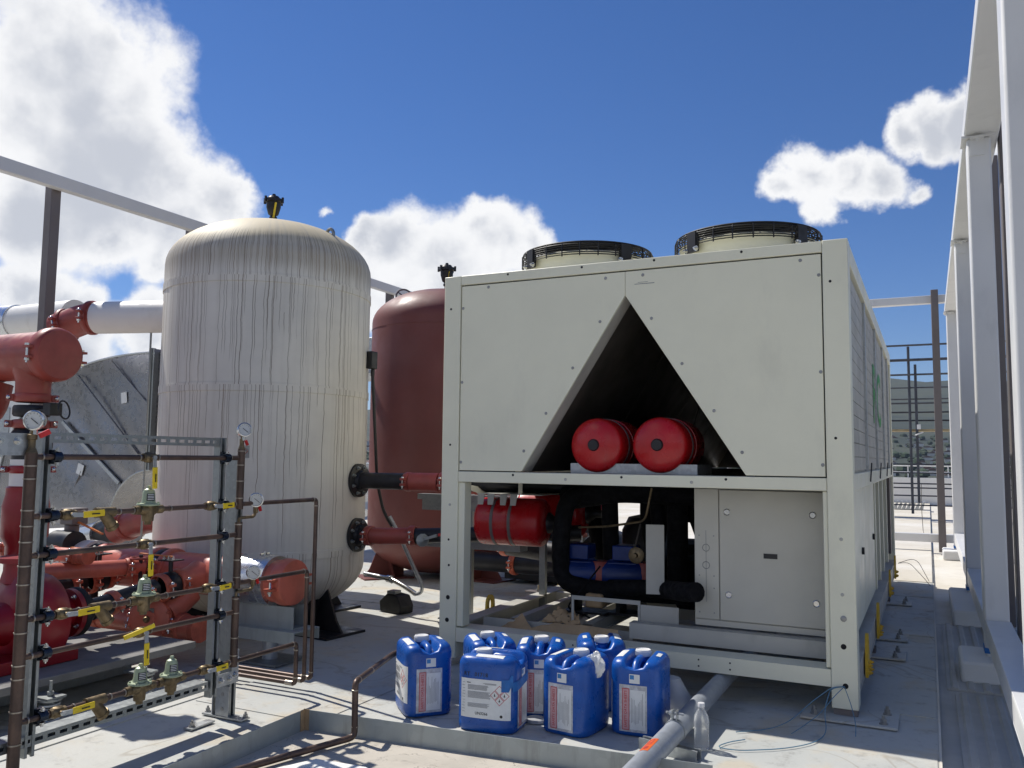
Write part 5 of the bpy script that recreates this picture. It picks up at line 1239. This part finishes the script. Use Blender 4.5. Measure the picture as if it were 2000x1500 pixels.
mb=MB(); mb.cyl((-12.0,5.2,2.57),(-7.93,5.2,2.57),.170,n=40); mk('metal_jacket',mb,'jacket_alu',wp2)
mb=MB(); mb.box(-8.16,-8.10,5.015,5.03,2.42,2.60); mk('jacket_tape',mb,'cap_white',wp2)

# galvanized duct elbow
dk=thing('duct_elbow','huge galvanized sheet-metal duct elbow behind the red header','duct',(-8.3,6.6,.4))
cx,cz,Ro,Ri=-7.52,.50,1.94,.64
def arc(R,a0,a1,n):
    kx=1.36 if R>1 else 1.0; e=.8 if R>1 else 1.0; out=[]
    for k in range(n+1):
        a=a0+(a1-a0)*k/n; c,s_=math.cos(a),math.sin(a); out.append((cx+R*kx*math.copysign(abs(c)**e,c),cz+R*.985*abs(s_)**e))
    return out
outer=arc(Ro,PI/2,PI,24); inner=arc(Ri,PI,PI/2,14)
poly=outer+inner
def ribbon(pts,y0,y1): 
    mb=MB()
    for (x,z_) in pts: mb.v+=[(x,y0,z_),(x,y1,z_)]
    for k in range(len(pts)-1): mb.f.append((2*k,2*k+1,2*k+3,2*k+2))
    return mb
N_=24; mb=MB(); o1=arc(Ro,PI/2,PI,N_); i1=arc(Ri,PI/2,PI,N_); rd=random.Random(9)
for k in range(N_+1):
    for q in range(9):
        t=q/8; x=o1[k][0]*(1-t)+i1[k][0]*t; zz=o1[k][1]*(1-t)+i1[k][1]*t
        u_=(x+zz*.95)*1.9; fold=abs((u_%1.0)-.5)
        mb.v.append((x,6.5-(.030*fold+.035*math.sin(x*2.1+1)*math.sin(zz*2.6))*(1 if 0<q<8 and 0<k<N_ else 0),zz))
for k in range(N_):
    for q in range(8): a=k*9+q; mb.f.append((a,a+9,a+10,a+1))
mk('cheek_panel',mb,'duct_metal',dk,smooth=30)
mb=ribbon(o1,6.5,6.95); mk('outer_wrap',mb,'duct_metal',dk)
mb=ribbon(i1,6.5,6.95); mk('inner_wrap',mb,'duct_metal',dk)
mb=MB(); mb.tube([(x,6.493,zz) for x,zz in o1],.012,6); mk('outer_seam',mb,'galvanized',dk)
mb=MB(); mb.tube([(x,6.493,zz) for x,zz in i1],.010,6); mk('inner_seam',mb,'galvanized',dk)
for k,(p,q) in enumerate((((-9.0,2.28),(-8.02,.90)),((-8.75,2.0),(-7.7,1.16)))):
    pass
def rib(p,q,w,name,mat):
    mb=MB(); mb.bar((p[0],6.475,p[1]),(q[0],6.475,q[1]),w,.02,(0,1,0)); mk(name,mb,mat,dk)
rib((-8.97,1.66),(-7.98,.98),.040,'stiffener','galvanized')
for p,q in (((-8.75,2.20),(-7.70,1.30)),((-8.2,2.34),(-7.60,1.86)),((-8.6,1.1),(-8.9,.55))): rib(p,q,.007,'fold_ridge','duct_metal')
mb=MB(); mb.box(-7.57,-7.53,6.44,6.499,1.13,2.45); mb.box(-7.525,-7.50,6.45,6.95,1.13,2.44); mk('flange_angle',mb,'strut_zinc',dk)
mb=MB(); mb.box(-7.499,-5.6,6.51,6.95,1.15,2.41); mk('straight_run',mb,'duct_metal',dk)
mb=MB(); mb.box(-10.15,-8.165,6.50,6.95,.02,.495); mk('drop_section',mb,'duct_metal',dk)
mb=MB(); mb.obox((-7.98,6.485,1.92),(.09,.004,.12),Matrix.Rotation(-.15,3,'Y')); mb.obox((-8.62,6.470,1.12),(.10,.004,.12),Matrix.Rotation(.3,3,'Y')); mk('paper_tag',mb,'label_white',dk)
for i,(x,w,zt,lab) in enumerate([(-8.5,.11,2.52,'small dark box just over the left of the duct elbow'),(-7.9,.10,2.62,'dark bracketed post end over the duct elbow')]):
    mb=MB(); mb.box(x,x+w,8.2,8.3,.0,zt+.12)
    if i: mb.box(x+w,x+w+.09,8.2,8.3,zt-.10,zt-.02)
    solo('dark_post',lab,'post',mb,'brown_frame',loc=(x,8.2,0))
mb=MB(); mb.box(-8.9,-6.2,9.4,10.4,2.42,2.92); mb.box(-8.7,-8.6,9.5,9.6,0,2.42); mb.box(-6.5,-6.4,9.5,9.6,0,2.42); solo('pale_duct','pale blue-grey duct end seen over the duct elbow','duct',mb,'galvanized',loc=(-7.5,9.9,2.4),bevel=.01)
# white roof building at far left and silver pipes
wb=thing('white_building','sunlit white rooftop building at the left edge behind the pipes','building',(-22,13,0))
mb=MB(); mb.box(-30,-16.5,12.0,20,.0,3.05); mk('wall',mb,'white_wall',wb)
mb=MB(); mb.box(-30,-16.4,11.9,20.1,3.051,3.2); mk('coping',mb,'white_wall',wb)
for k in range(5):
    mb=MB(); mb.box(-17.2-k*2.2,-17.2-k*2.2+1.0,11.97,12.0,1.2,2.3); mk('louver_window',mb,'galvanized',wb)
wb=thing('low_white_house','low white rooftop enclosure far behind the duct','building',(-13,14,0))
mb=MB(); mb.box(-15.5,-11.3,14,19,.0,1.05); mk('wall',mb,'white_wall',wb)
mb=MB(); mb.box(-15.6,-11.2,13.9,19.1,1.051,1.13); mk('roof',mb,'galvanized',wb)
for i,(z_,r,lab) in enumerate([(1.10,.11,'upper silver jacketed pipe between duct elbow and stained tank'),(.82,.10,'lower silver jacketed pipe between duct elbow and stained tank'),(.58,.05,'thin silver pipe below the two jacketed ones')]):
    mb=MB(); mb.cyl((-13.5,9,z_),(-6.5,9,z_),r,n=28)
    for k in range(7): mb.cyl((-13+k*1.0,9,z_),(-12.98+k*1.0,9,z_),r*1.04,n=28)
    solo('silver_pipe',lab,'pipe',mb,'jacket_alu',loc=(-10,9,z_))
mb=MB(); mb.box(-10.42,-10.30,8.6,8.7,.0,1.6); mb.box(-12.8,-12.7,8.6,8.7,0,1.4); solo('pipe_stanchion','grey steel stanchion by the silver pipes left of the stained tank','post',mb,'strut_zinc',loc=(-10.4,8.65,0))

# lower header running along x in front of the stained tank
lh=thing('lower_red_header','lower rusty-red header with silver collar and flat end cap in front of the stained tank','pipe',(-4.2,4.25,.5))
y,z,r=4.25,.505,.133
pipe(lh,(-5.55,y,z),(-3.66,y,z),r,'header_red')
mb=MB(); mb.lathe((-3.66,y,z),(1,0,0),[(r*.98,-.03),(r*1.06,-.028),(r*1.10,-.012),(r*1.10,.035),(r*1.05,.06),(r*.97,.064),(0,.066)],n=52); mk('end_cap',mb,'header_red',lh,smooth=35)
mb=MB()
for k in (-.028,.028): mb.box(-3.68,-3.615,y-r*1.08-.055,y-r*1.05,z+k-.007,z+k+.007); mb.box(-3.68,-3.615,y+r*1.05,y+r*1.08+.045,z+k-.007,z+k+.007)
mk('cap_ears',mb,'coupling_orange',lh)
mb=MB(); q=Vector((-3.645,y-r*1.3,z)); mb.cyl(q-Vector((0,0,.065)),q+Vector((0,0,.05)),.008,n=8); mb.cyl(q-Vector((0,0,.052)),q-Vector((0,0,.038)),.015,n=6); mb.lathe(q,(0,0,1),[(.016,.036),(.015,.045),(.006,.055),(0,.056)],n=12); mk('cap_bolt',mb,'gauge_steel',lh)
mb=MB(); mb.lathe((-4.02,y,z),(1,0,0),[(r*1.10,0),(r*1.18,.004),(r*1.18,.276),(r*1.17,.28),(r*1.0,.28)],n=52); mb.ring((-3.80,y,z),(1,0,0),r*1.185,.003,40,5); mk('silver_collar',mb,'jacket_alu',lh)
mb=MB(); mb.hexbolt((-3.86,y+.01,z+r*1.14),(0,0,1),.014,.012); mb.cyl((-3.86,y-.03,z+r*1.22),(-3.86,y+.05,z+r*1.22),.006,n=6); mk('collar_clip',mb,'gauge_steel',lh)
for x in (-4.07,-4.66,-4.79,-5.32): coupling(lh,(x,y,z),(1,0,0),r,.065,'header_red',lug=(0,.3,1))
butterfly(lh,(-4.725,y,z),(1,0,0),r,'black_iron')
butterfly(lh,(-5.40,y,z),(1,0,0),r,'black_iron')
mb=MB(); mb.lathe((-5.95,y,z),(1,0,0),[(.0,0),(r*1.25,0),(r*1.25,.52),(0,.52)],n=40); mb.ring((-5.6,y,z),(1,0,0),r*1.255,.003,40,5); mk('insulated_end',mb,'white_jacket',lh)
def branch(x,nm):
    mb=MB(); mb.lathe((x,y-.10,z),(0,-1,-.12),[(.105,0),(.085,.06),(.078,.10),(.078,.16)],n=30); mk('tee_branch',mb,'header_red',lh)
    coupling(lh,(x,y-.27,z-.02),(0,-1,-.12),.078,.05,'coupling_orange',lug=(0,.2,1))
    butterfly(lh,(x,y-.335,z-.03),(0,-1,-.12),.078)
    coupling(lh,(x,y-.40,z-.035),(0,-1,-.12),.078,.05,'coupling_orange',lug=(0,.2,1))
branch(-4.32,'a'); branch(-4.98,'b')
# lever plates on the butterfly valves
for (x,yy) in ((-4.32,3.92),(-4.98,3.92)):
    mb=MB(); mb.cyl((x,yy,.50),(x,yy,.63),.014,n=10); mb.box(x-.06,x+.06,yy-.05,yy+.05,.63,.638)
    o=mk('lever_plate',mb,'black_iron',lh)
    mb=MB(); mb.bar((x+.02,yy,.655),(x-.22,yy-.05,.668),.022,.008,(0,0,1)); mk('lever',mb,'orange_vinyl',o,.002)
    mb=MB()
    for k in range(5): mb.hexbolt((x-.04+.02*k,yy-.02+.02*(k%2),.638),(0,0,1),.009,.011)
    mk('plate_bolts',mb,'gauge_steel',o)
# round blind flange facing the camera
bf=thing('round_cover','round rusty-red bolted cover with a small tag, facing the camera behind the rack','cover',(-4.36,3.80,.28))
c=Vector((-4.36,3.80,.285)); d=Vector((.45,-.88,.05)).normalized()
mb=MB(); mb.lathe(c,d,[(0,-.10),(.10,-.10),(.115,-.06),(.125,-.05),(.125,-.004),(.118,.0),(.05,.004),(.045,.02),(0,.022)],n=36); mk('cover',mb,'header_red',bf)
a,b_,_=basis(d); mb=MB()
for k in range(6):
    t=2*PI*(k+.3)/6; mb.hexbolt(c+(a*math.cos(t)+b_*math.sin(t))*.122-d*.02,d,.012,.014)
mk('bolts',mb,'coupling_orange',bf)
mb=MB(); R=Matrix((a,b_,d)).transposed(); mb.obox(c+d*.006+b_*.05,(.07,.028,.003),R); mk('tag_plate',mb,'gauge_steel',bf)
mb=MB(); mb.lathe(c+d*.02,d,[(.018,0),(.022,.01),(.014,.03),(0,.032)],n=12); mk('drain_cock',mb,'brass',bf)
mb=MB(); mb.tube([(-4.36,3.92,.30),(-4.36,4.0,.34),(-4.34,4.10,.42)],.09,24,fil=.06); mk('neck',mb,'header_red',bf)
# lower branch runs to the pumps, along y
for i,(x,z_,lab) in enumerate([(-4.32,.47,'nearer suction pipe with orange-red couplings between header and red pump'),(-4.98,.47,'farther suction pipe with orange-red couplings between header and red pump')]):
    t=thing('suction_pipe',lab,'pipe',(x,3.6,z_),'suction pipes of the red pumps')
    pipe(t,(x,3.80,z_),(x,3.36,z_-.06),.060,'black_iron'); coupling(t,(x,3.72,z_-.012),(0,-1,-.12),.062,.05,'coupling_orange',lug=(0,.2,1)); coupling(t,(x,3.50,z_-.04),(0,-1,-.12),.062,.05,'coupling_orange',lug=(0,.2,1))
    t2=MB(); t2.tube([(x,3.45,z_+.16),(x,3.9,z_+.14)],.05,18); 
orp=thing('orange_pipe','bright rusty-red smaller pipe slanting above the red pump','pipe',(-4.75,3.5,.6))
pipe(orp,(-5.0,3.3,.57),(-4.68,4.02,.56),.052,'header_red'); coupling(orp,(-4.71,3.93,.56),(.37,.93,0),.055,.05,'coupling_orange')
# tangle of smaller grooved lines between header and pumps
for i,(x0,x1,yy,zz,r_,lab) in enumerate([(-5.55,-4.12,3.98,.215,.075,'low rusty-red line with couplings close to the deck behind the round cover'),(-5.8,-4.55,4.62,.40,.085,'rusty-red line running behind the lower header, half hidden'),(-5.6,-4.72,3.62,.66,.045,'thin rusty-red line highest above the pump flanges')]):
    t=thing('grooved_line',lab,'pipe',(x0,yy,zz),'smaller red lines behind the rack')
    pipe(t,(x0,yy,zz),(x1,yy,zz),r_,'header_red',n=24)
    for k in range(4): coupling(t,(x0+(x1-x0)*(.12+.26*k),yy,zz),(1,0,0),r_,.05,'coupling_orange',lug=(0,.3,1),n=24)
    mb=MB(); mb.lathe((x1,yy,zz),(1,0,0),[(r_*1.1,-.02),(r_*1.1,.02),(0,.024)],n=24); mk('end_cap',mb,'coupling_orange',t)
for x,yy in ((-4.66,3.98),(-5.1,3.98),(-4.9,4.62)):
    t=thing('gate_valve',{-4.66:'small dark handwheel valve just left of the round cover',-5.1:'small dark handwheel valve behind the farther suction pipe',-4.9:'small dark handwheel valve behind the lower header'}[x],'valve',(x,yy,.3),'small handwheel valves among the red lines')
    mb=MB(); mb.lathe((x,yy,.24),(0,0,1),[(.06,0),(.05,.06),(.03,.10),(.03,.16),(.012,.17),(.012,.40),(0,.40)],n=16); mk('stem',mb,'black_iron',t)
    mb=MB(); mb.ring((x,yy,.62),(0,0,1),.065,.008,20,6); mb.bar((x-.06,yy,.62),(x+.06,yy,.62),.01,.008); mb.bar((x,yy-.06,.62),(x,yy+.06,.62),.01,.008); mk('handwheel',mb,'oxide_red',t)
# header stand
hs_=thing('header_stand','grey galvanized pipe stand on a square foot under the lower red header','stand',(-3.79,4.27,0))
mb=MB(); mb.box(-4.06,-3.50,4.14,4.38,.215,.222); mb.box(-4.06,-3.50,4.14,4.146,.15,.2149); mb.box(-4.06,-3.50,4.374,4.38,.15,.2149); mk('saddle_channel',mb,'curb_steel',hs_)
mb=MB(); mb.box(-4.02,-3.56,4.20,4.206,.2225,.36); mb.box(-4.02,-3.56,4.32,4.326,.2225,.36); mb.box(-4.02,-3.56,4.2065,4.3195,.222,.228); mk('roller_cradle',mb,'curb_steel',hs_)
mb=MB(); mb.cyl((-3.79,4.26,.02),(-3.79,4.26,.214),.05,n=24); mk('column',mb,'conduit_pipe',hs_)
mb=MB(); mb.box(-3.97,-3.62,4.12,4.40,.006,.02); mk('foot',mb,'strut_zinc',hs_)
# pipe band and thread above the collar, elbow run behind, against the tank
ub=thing('rear_red_elbow','rusty-red elbow with black and silver pipe behind the valved copper line','pipe',(-6.0,5.0,.7))
mb=MB(); mb.tube([(-5.25,4.98,.80),(-5.70,4.93,.78),(-5.98,4.93,.70),(-6.08,4.93,.66)],.110,26,fil=.15); mk('elbow',mb,'oxide_red',ub)
coupling(ub,(-5.95,4.93,.71),(-.85,.05,-.35),.110,.06,'oxide_red',lug=(0,.3,1)); 
mb=MB(); mb.cyl((-6.03,4.93,.68),(-6.42,5.0,.60),.105,n=30); mk('black_pipe',mb,'black_iron',ub)
mb=MB(); mb.cyl((-6.28,4.97,.62),(-6.68,5.06,.54),.120,n=36); mk('silver_jacket',mb,'jacket_alu',ub)
mb=MB(); mb.cyl((-6.55,5.0,.53),(-7.6,5.3,.44),.14,n=36); mk('insulated_pipe',mb,'white_jacket',ub)

# big red pumps on an inertia base with springs
base=thing('inertia_base','grey concrete inertia base under the red pumps','base',(-4.9,2.9,.1))
mb=MB(); mb.box(-6.2,-3.90,1.2,3.75,.165,.205); mk('slab',mb,'concrete',base,.004)
mb=MB(); mb.box(-6.1,-4.25,1.3,3.6,.02,.164); mk('steel_frame',mb,'strut_zinc',base)
for x,yy,lab in ((-3.80,2.76,'pale coil spring isolator nearest the camera under the rack'),(-3.80,3.30,'pale coil spring isolator farther back under the green bell regulators')):
    t=thing('spring_isolator',lab,'spring',(x,yy,0),'spring isolators of the pump base')
    mb=MB(); n=110; mb.tube([(x+.042*math.cos(k*.32),yy+.042*math.sin(k*.32),.018+k*.00092) for k in range(n)],.0075,7); mk('coil',mb,'galvanized',t)
    mb=MB(); mb.box(x-.06,x+.06,yy-.06,yy+.06,.006,.013); mb.cyl((x,yy,.125),(x,yy,.135),.055,n=24); mb.box(x-.10,x+.05,yy-.05,yy+.05,.1355,.145); mb.cyl((x,yy,.145),(x,yy,.215),.008,n=8); mb.cyl((x,yy,.150),(x,yy,.165),.016,n=6); mk('brackets',mb,'strut_zinc',t)
def bigpump(x,lab,sh=0):
    t=thing('red_pump',lab,'pump',(x,2.7,.2),'big red pumps behind the rack'); y0=2.95; zc=.42
    mb=MB(); mb.lathe((x,y0,zc),(0,1,0),[(0,-.12),(.14,-.12),(.17,-.10),(.235,-.07),(.25,-.02),(.25,.06),(.235,.10),(.16,.14),(.10,.17),(.085,.20),(.085,.24),(.13,.245),(.13,.275),(0,.275)],n=48); mk('volute',mb,'pump_red',t)
    mb=MB(); mb.lathe((x,y0+.277,zc),(0,1,0),[(0,0),(.13,0),(.135,.01),(.135,.03),(.09,.035),(.07,.10)],n=32); mk('black_flange',mb,'rubber',t)
    mb=MB(); mb.lathe((x-.05,y0,zc+.20),(0,0,1),[(.10,0),(.085,.06),(.085,.10),(.12,.105),(.12,.13),(0,.13)],n=32); mk('discharge',mb,'pump_red',t)
    mb=MB(); mb.lathe((x,y0-.12,zc),(0,-1,0),[(.11,0),(.09,.06),(.06,.12),(.06,.22)],n=28); mk('bearing_frame',mb,'pump_red',t)
    mb=MB(); mb.box(x-.09,x+.09,y0-.56,y0-.30,zc-.12,zc+.10); mb.prism([(x-.09,y0-.56,zc+.1001),(x+.09,y0-.56,zc+.1001),(x+.045,y0-.56,zc+.15),(x-.045,y0-.56,zc+.15)],(0,.26,0)); mk('coupling_guard',mb,'vessel_red',t,.008)
    mb=MB(); mb.lathe((x,y0-.58,zc),(0,-1,0),[(0,0),(.13,0),(.15,.02),(.15,.48),(.12,.52),(0,.53)],n=28); mk('motor',mb,'pump_red',t)
    mb=MB(); mb.box(x-.20,x+.20,y0-1.2,y0+.18,.206,.27); mb.box(x-.10,x+.10,y0-.10,y0+.10,.2705,.33); mk('bed_plate',mb,'pump_red',t,.006)
    mb=MB()
    for k in range(8):
        a=2*PI*k/8+.2; mb.hexbolt((x+.11*math.cos(a),y0+.245,zc+.11*math.sin(a)),(0,-1,0),.011,.012)
    mk('flange_bolts',mb,'gauge_steel',t)
bigpump(-4.30,'nearer big dark red pump with its boxy coupling guard at the lower left'); bigpump(-5.15,'farther big dark red pump half hidden behind the nearer one')
# dark cabinet/controls behind the rack, left
dbx=thing('control_valve','dark valve actuator with bolts behind the left copper line','valve',(-5.6,4.2,.9))
mb=MB(); mb.box(-5.72,-5.58,4.15,4.28,.78,.90); mb.cyl((-5.65,4.2,.62),(-5.65,4.2,.78),.05,n=16); mk('actuator',mb,'brown_frame',dbx,.008)
mb=MB(); mb.cyl((-5.74,4.15,.64),(-5.54,4.15,.64),.10,n=20); mk('disc_body',mb,'black_iron',dbx)
mb=MB(); mb.bar((-5.58,4.2,.80),(-5.38,4.25,.72),.02,.01,(0,0,1)); mk('lever',mb,'orange_vinyl',dbx)

# nozzle pipework between the stained tank and the chiller
np_=thing('upper_nozzle_pipe','upper black and red pipe from the stained tank to the chiller','pipe',(-3.5,5.36,1.115))
pipe(np_,(-3.93,5.36,1.115),(-3.50,5.36,1.115),.062,'black_iron')
coupling(np_,(-3.49,5.36,1.115),(1,0,0),.062,.05,'oxide_red')
pipe(np_,(-3.47,5.36,1.115),(-3.25,5.40,1.115),.068,'oxide_red','elbow'); coupling(np_,(-3.215,5.41,1.115),(1,.2,0),.066,.055,'oxide_red')
pipe(np_,(-3.20,5.41,1.115),(-2.2,5.9,1.08),.058,'black_iron')
np2=thing('lower_nozzle_pipe','lower black and red pipe with lever valve from the stained tank to the chiller','pipe',(-3.5,5.36,.70))
pipe(np2,(-3.93,5.36,.70),(-3.85,5.36,.70),.066,'black_iron'); coupling(np2,(-3.83,5.36,.70),(1,0,0),.066,.055,'oxide_red')
mb=MB(); mb.tube([(-3.82,5.36,.70),(-3.70,5.37,.70),(-3.50,5.43,.71)],.062,22,fil=.1); mk('elbow',mb,'oxide_red',np2); coupling(np2,(-3.49,5.43,.71),(1,.3,.05),.066,.055,'oxide_red')
pipe(np2,(-3.48,5.435,.71),(-2.3,5.85,.76),.056,'black_iron')
mb=MB(); mb.lathe((-3.36,5.36,.69),(.7,-.7,0),[(0,-.02),(.03,-.02),(.045,-.01),(.05,.01),(.02,.015),(0,.03)],n=10); mb.bar((-3.34,5.36,.70),(-3.24,5.37,.73),.02,.02,(0,0,1)); mk('lever_valve',mb,'strut_zinc',np2,.002)
mb=MB(); mb.bar((-3.22,5.36,.735),(-3.14,5.37,.75),.02,.02,(0,0,1)); mk('red_grip',mb,'red_plastic',np2)
t=thing('pipe_shelf','grey channel shelves behind the nozzle pipes left of the chiller post','shelf',(-3.5,6.0,0))
mb=MB(); mb.box(-3.79,-2.95,5.96,6.04,.955,1.0); mb.box(-3.75,-3.1,5.97,6.03,.87,.9545)
mb.box(-3.76,-2.85,5.96,6.10,.575,.625); mb.box(-3.70,-3.1,5.98,6.08,.6255,.66); mk('channels',mb,'strut_zinc',t)
for x in (-3.40,-2.75):
    mb=MB(); mb.box(x,x+.05,6.101,6.14,.0,1.0); mk('leg',mb,'strut_zinc',t)
# black low pipe and orange fittings beneath the red vessels
lp=thing('black_floor_pipe','shiny black pipe with orange-red elbow lying below the strapped red vessels','pipe',(-2.8,6.4,.5))
pipe(lp,(-3.28,6.55,.56),(-2.35,6.45,.50),.085,'black_iron'); mb=MB(); mb.tube([(-3.2,6.55,.56),(-3.42,6.57,.60),(-3.55,6.6,.80)],.09,22,fil=.12); mk('elbow',mb,'coupling_orange',lp); coupling(lp,(-3.27,6.55,.565),(1,-.05,0),.088,.06,'coupling_orange')
mb=MB(); mb.tube([(-3.45,6.3,.62),(-3.55,6.35,.80),(-3.52,6.4,1.0),(-3.4,6.5,1.2)],.10,22,fil=.1); mk('riser_elbow',mb,'oxide_red',lp)
coupling(lp,(-3.53,6.35,.86),(0,0,1),.10,.06,'coupling_orange')
t=thing('filler_skid','dark steel skid with black casing added to darken the space below the strapped red vessels','skid',(-3.4,8.4,0))  # black mass put in to deepen the dark under the vessels
mb=MB(); mb.box(-4.0,-2.86,8.0,9.2,.05,.16); mk('skid_frame',mb,'black_iron',t)
mb=MB(); mb.box(-3.9,-3.3,8.1,9.0,.161,.52); mk('casing',mb,'black_plastic',t,.03)
mb=MB(); mb.lathe((-3.05,8.2,.36),(0,1,0),[(0,0),(.17,0),(.18,.02),(.18,.55),(0,.56)],n=28); mk('motor',mb,'black_iron',t)
t=thing('pipe_run','black pipe run with red couplings crossing behind the strapped red vessels','pipe',(-3.4,7.3,.3))
pipe(t,(-4.05,7.35,.30),(-2.2,7.25,.30),.09,'black_iron'); coupling(t,(-3.55,7.32,.30),(1,-.05,0),.092,.06,'coupling_orange'); coupling(t,(-2.95,7.29,.30),(1,-.05,0),.092,.06,'coupling_orange')
t=thing('distant_pump','red pump and pipe bits glimpsed through the chiller undercarriage','pump',(-3.4,9,.6))
mb=MB(); mb.lathe((-3.2,9.2,1.05),(0,-1,0),[(0,-.2),(.18,-.2),(.18,.05),(.14,.1),(0,.12)],n=24); mk('pump_casing',mb,'pump_red',t); mb=MB(); mb.cyl((-3.6,8.4,.75),(-3.1,8.5,.72),.12,n=20); mk('suction_stub',mb,'pump_red',t)
mb=MB(); mb.cyl((-3.6,7.8,.66),(-2.8,7.8,.66),.08,n=18); mk('grey_pipe',mb,'strut_zinc',t)
mb=MB(); mb.cyl((-3.2,8.0,.52),(-3.2,8.0,.72),.11,n=10); mk('fitting',mb,'coupling_orange',t)
mb=MB(); mb.box(-3.0,-2.99,7.6,7.64,.0,1.14); solo('thin_upright','thin pale upright glimpsed behind the blue pumps','post',mb,'white_frame',loc=(-3,7.6,0))
# far end scaffold, railing, parapet
sc_=thing('scaffold','dark pipe scaffold with a plank deck beyond the roof passage','scaffold',(-.4,22,0))
mb=MB()
for z_ in (4.06,3.72,3.70,3.36): mb.cyl((-3.0,22,z_),(3,22,z_),.025,n=6)
for z_ in (3.05,2.78,1.25,1.05,.80,.70,.52,.30): mb.cyl((-3.0,22,z_),(3,22.05,z_),.018,n=6)
for z_ in (2.72,2.5,2.30): mb.cyl((-3,22.6,z_),(3,22.6,z_),.022,n=6)
mk('rails',mb,'scaffold_dark',sc_)
for x in (-1.9,-.36,-.22,1.4):
    mb=MB(); mb.cyl((x,22.03,.1 if x<-.3 else .35),(x,22.03,4.03 if x!=-.22 else 3.6),.030,n=8); mk('standard',mb,'scaffold_dark',sc_)
for k in range(3):
    mb=MB(); mb.box(-3,3,22.1+k*.22,22.3+k*.22,2.03,2.075); mk('plank',mb,'plank',sc_)
mb=MB()
for x in (-.9,-.1,.7):
    mb.bar((x,22.05,2.0),(x-.15,21.9,1.93),.04,.02); mb.box(x-.12,x-.04,22.0,22.03,2.07,2.18)
mk('deck_brackets',mb,'white_frame',sc_)
mb=MB(); mb.box(-8,6,30,30.3,-.05,.80); solo('parapet','white parapet wall at the far end of the roof','wall',mb,'white_wall',loc=(0,30,0))
rl_=thing('guard_rail','thin pale guard rail above the far parapet','railing',(0,30,.8))
mb=MB()
for z_ in (1.18,.98): mb.cyl((-8,30.15,z_),(6,30.15,z_),.02,n=6)
mk('rails',mb,'white_frame',rl_)
for k in range(12):
    mb=MB(); mb.cyl((-7.5+k*1.15,30.15,.8),(-7.5+k*1.15,30.15,1.2),.02,n=6); mk('baluster',mb,'white_frame',rl_)
# stacked odds on the far deck
for i,(x,y_,w,h,lab) in enumerate([(-.55,25.5,.75,.22,'low grey bundle of sheet material on the sunlit far deck')]):
    t=thing('material_bundle',lab,'bundle',(x,y_,0))
    for k in range(7):
        mb=MB(); mb.prism([(x-w/2+k*.11,y_,.02),(x-w/2+k*.11+.10,y_,.02),(x-w/2+k*.11+.15,y_,.02+h),(x-w/2+k*.11+.12,y_,.02+h)],(0,.5,0)); mk('sheet',mb,'galvanized',t)
mb=MB()
mb.tube([(-.13,17.5,.9),(-.14,17.3,.5),(-.12,17.0,.015),(-.05,16.8,.015),(-.18,16.6,.015),(-.10,16.45,.015),(-.03,16.6,.015),(-.15,16.75,.015)],.006,5,fil=.1); solo('coiled_cord','thin dark cord hanging to a small coil on the far deck','cord',mb,'thin_wire',loc=(-.1,17,0))
mb=MB(); mb.tube([(-.33,10.25,.20),(-.22,10.22,.22),(-.08,10.1,.08),(-.02,10.0,.012)],.003,5,fil=.1); mb.tube([(-.33,10.25,.20),(-.15,10.2,.28),(-.03,10.3,.02)],.003,5,fil=.1); solo('loose_wires','loose thin wires at the far corner of the chiller base','wire',mb,'thin_wire',loc=(-.2,10.2,.1))
# air between the roof and the far hills
mb=MB(); mb.box(-3400,3400,-3400,3400,-17.5,330); hz=mk('haze',mb,'haze_air' if 'haze_air' in MATS else MATS.setdefault('haze_air',bpy.data.materials.new('haze_air')))
hz['kind']='stuff'; hm=MATS['haze_air']; hm.use_nodes=True; ht=hm.node_tree; ht.nodes.clear()
hp=ht.nodes.new('ShaderNodeVolumePrincipled'); hp.inputs['Color'].default_value=(.62,.74,.95,1); hp.inputs['Density'].default_value=0.00005; hp.inputs['Anisotropy'].default_value=0.1
ho=ht.nodes.new('ShaderNodeOutputMaterial'); ht.links.new(hp.outputs[0],ho.inputs['Volume'])
bpy.context.view_layer.update()
